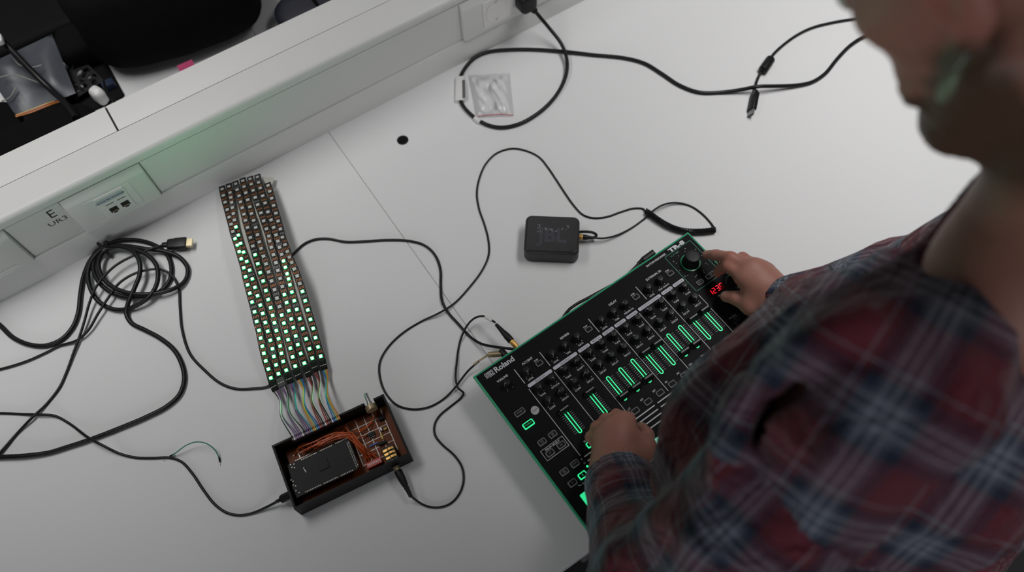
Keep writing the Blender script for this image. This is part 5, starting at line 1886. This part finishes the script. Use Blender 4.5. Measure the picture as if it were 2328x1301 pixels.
def hit(px, py, f_, push=0.0):
    """point of an implicit shape met by the line of sight"""
    t = 0.30
    for _ in range(90):
        q = np.array(depth_pt(px, py, t))
        s = f_(q[None])[0]
        if s < 0.0006:
            break
        t += s * 0.7 / 1.1
        if t > 1.4:
            break
    return np.array(depth_pt(px, py, t + push))


GAP = [hit(x, y, shirt_raw, 0.014) for x, y in ((1905, 778), (1850, 812), (1790, 855), (1735, 905), (1705, 955), (1690, 995))]
GAPR = (0.006, 0.016, 0.021, 0.023, 0.019, 0.008)
FLAP = [hit(x, y, shirt_raw, -0.002) for x, y in ((1960, 735), (1890, 762), (1820, 800), (1755, 850), (1700, 905), (1668, 960), (1655, 1015), (1640, 1080))]
sv, sf = nets(shirt, (-0.02, -0.16, -0.12), (0.78, 0.62, 0.80), 0.0045)

best = np.full(len(sv), 9.0)
seg = np.zeros(len(sv), int)
coords = []
RAD = dict(torso=0.15, ual=0.068, fal=0.055, uar=0.066, far=0.05)
for i, (nm, a, b_) in enumerate(SEGS):
    ax = (b_ - a) / np.linalg.norm(b_ - a)
    L_ = np.linalg.norm(b_ - a)
    ref = LF - ax * (LF @ ax)
    if nm in ('uar', 'far', 'ual', 'fal'):
        ref = UPV - ax * (UPV @ ax)
    ref /= np.linalg.norm(ref)
    bi = np.cross(ax, ref)
    r_ = sv - a
    t = r_ @ ax
    tc_ = np.clip(t, 0, L_)
    x_, y_ = r_ @ ref, r_ @ bi
    if nm == 'torso':
        lat = np.clip(x_, -0.10, 0.10)
        rad = np.linalg.norm(np.stack([x_ - lat, y_, t - tc_], 1), axis=1)
        # cloth coordinates laid flat over the trunk
        e3 = V3(-0.45, -0.25, 0.86)
        e3 /= np.linalg.norm(e3)
        e1 = ax - e3 * (ax @ e3)
        e1 /= np.linalg.norm(e1)
        e2 = np.cross(e3, e1)
        t0_, t = t, r_ @ e1 + 0.10 * (r_ @ e3)
        around = r_ @ e2 + 0.10 * (r_ @ e3)
        rad = rad / 0.125
    else:
        rad = np.linalg.norm(np.stack([x_, y_, t - tc_], 1), axis=1) / RAD[nm]
        around = np.arctan2(y_, x_) * RAD[nm]
        if nm in ('ual', 'uar'):
            rad = rad + np.clip(0.10 - t, 0, 1) * 14
    m_ = rad < best
    best[m_] = rad[m_]
    seg[m_] = i
    coords.append(np.stack([t, around], 1))
coords = np.stack(coords)
fs_ = np.sort(seg[sf], axis=1)[:, 1]                 # one length of cloth per face
uvw = np.zeros((len(sf), 4, 3))
uvw[:, :, :2] = coords[fs_[:, None], sf]
uvw[:, :, 2] = fs_[:, None]
rr_ = np.array([0.0] + [RAD[k[0]] for k in SEGS[1:]])[fs_]
span = uvw[:, :, 1].max(1) - uvw[:, :, 1].min(1)
wrap = (rr_ > 0) & (span > PI * rr_)
uvw[:, :, 1] += np.where(wrap[:, None] & (uvw[:, :, 1] < 0), 2 * PI * rr_[:, None], 0)
uvw = uvw.reshape(-1, 3)

pm = bpy.data.materials.new('plaid_cotton')
pm.use_nodes = True
nt = pm.node_tree
pbs = nt.nodes['Principled BSDF']
pbs.inputs['Roughness'].default_value = 0.85
pbs.inputs['Specular IOR Level'].default_value = 0.2
pbs.inputs['Sheen Weight'].default_value = 0.15
sep = nt.nodes.new('ShaderNodeSeparateXYZ')
nt.links.new(attrnode(nt, 'weave', 'Vector'), sep.inputs[0])
MAROON, NAVY, PALE, RED, SLATE = (0.118, 0.023, 0.035, 1), (0.022, 0.028, 0.054, 1), (0.27, 0.29, 0.35, 1), (0.155, 0.027, 0.042, 1), (0.085, 0.102, 0.142, 1)


def stripes(sock, period, seq, shift):
    a_ = nt.nodes.new('ShaderNodeMath')
    a_.operation = 'MULTIPLY_ADD'
    nt.links.new(sock, a_.inputs[0])
    a_.inputs[1].default_value = 1 / period
    a_.inputs[2].default_value = shift
    f_ = nt.nodes.new('ShaderNodeMath')
    f_.operation = 'FRACT'
    nt.links.new(a_.outputs[0], f_.inputs[0])
    r_ = nt.nodes.new('ShaderNodeValToRGB')
    r_.color_ramp.interpolation = 'CONSTANT'
    el = r_.color_ramp.elements
    el[0].position, el[0].color = seq[0]
    el[1].position, el[1].color = seq[1]
    for p_, c_ in seq[2:]:
        e_ = el.new(p_)
        e_.color = c_
    nt.links.new(f_.outputs[0], r_.inputs[0])
    return r_.outputs[0]


SEQ = [(0.0, RED), (0.20, MAROON), (0.28, NAVY), (0.38, SLATE), (0.44, PALE), (0.47, SLATE), (0.53, PALE), (0.56, SLATE), (0.62, PALE), (0.65, SLATE), (0.70, NAVY), (0.80, MAROON), (0.86, PALE), (0.878, RED)]
ca_ = stripes(sep.outputs[0], 0.088, SEQ, 0.13)
cb2 = stripes(sep.outputs[1], 0.082, SEQ, 0.37)
plc = mixnode(nt, 0.5, ca_, cb2)
nz = nt.nodes.new('ShaderNodeTexNoise')
nz.inputs['Scale'].default_value = 700
tcn = nt.nodes.new('ShaderNodeTexCoord')
nt.links.new(tcn.outputs['Object'], nz.inputs['Vector'])
bpn = nt.nodes.new('ShaderNodeBump')
bpn.inputs['Strength'].default_value = 0.4
bpn.inputs['Distance'].default_value = 0.001
nt.links.new(nz.outputs['Fac'], bpn.inputs['Height'])
nz2 = nt.nodes.new('ShaderNodeTexNoise')
nz2.inputs['Scale'].default_value = 26
nz2.inputs['Detail'].default_value = 3
nz2.inputs['Distortion'].default_value = 1.6
nt.links.new(tcn.outputs['Object'], nz2.inputs['Vector'])
bp2 = nt.nodes.new('ShaderNodeBump')
bp2.inputs['Strength'].default_value = 0.9
bp2.inputs['Distance'].default_value = 0.012
nt.links.new(nz2.outputs['Fac'], bp2.inputs['Height'])
nt.links.new(bp2.outputs['Normal'], bpn.inputs['Normal'])
nt.links.new(bpn.outputs['Normal'], pbs.inputs['Normal'])
nt.links.new(plc, pbs.inputs['Base Color'])
net_obj('shirt', sv, sf, pm, person, dict(weave=uvw))


# --- trousers and shoes, below the desk
def legs(p):
    d = cone(p, HP + 0.07 * LF + V3(0, 0, -0.02), HP - 0.07 * LF + V3(0, 0, -0.02), 0.105, 0.105)
    for s_ in (-1, 1):
        h0 = HP + 0.085 * LF * s_ + V3(0, 0, -0.06)
        k0 = V3(h0[0] - 0.01, h0[1] - 0.02, -0.30)
        f0 = V3(k0[0] + 0.03, k0[1] - 0.04, -0.66)
        d = smin(d, smin(cone(p, h0, k0, 0.085, 0.062), cone(p, k0, f0, 0.062, 0.052), 0.02), 0.02)
    return d


lv, lf_ = nets(legs, (HP[0] - 0.28, HP[1] - 0.30, -0.73), (HP[0] + 0.28, HP[1] + 0.26, 0.16), 0.010)
net_obj('trousers', lv, lf_, M('denim'), person)
for s_ in (-1, 1):
    b = MB()
    f0 = HP + 0.085 * LF * s_ + V3(0.02, -0.06, 0)
    Xs = Matrix.Translation((f0[0] + FW[0] * 0.05 - person.location.x, f0[1] + FW[1] * 0.05 - person.location.y, 0.0)) @ Matrix.Rotation(math.atan2(FW[1], FW[0]), 4, 'Z')
    b.soft((0, 0, 0.040), (0.28, 0.10, 0.078), 0.045, 0.025, X=Xs)
    b.soft((0, 0, 0.011), (0.29, 0.106, 0.020), 0.048, 0.004, 1, X=Xs)
    b.build('shoe', [M('shoe'), M('label_white')], person, True)
flush_texts()
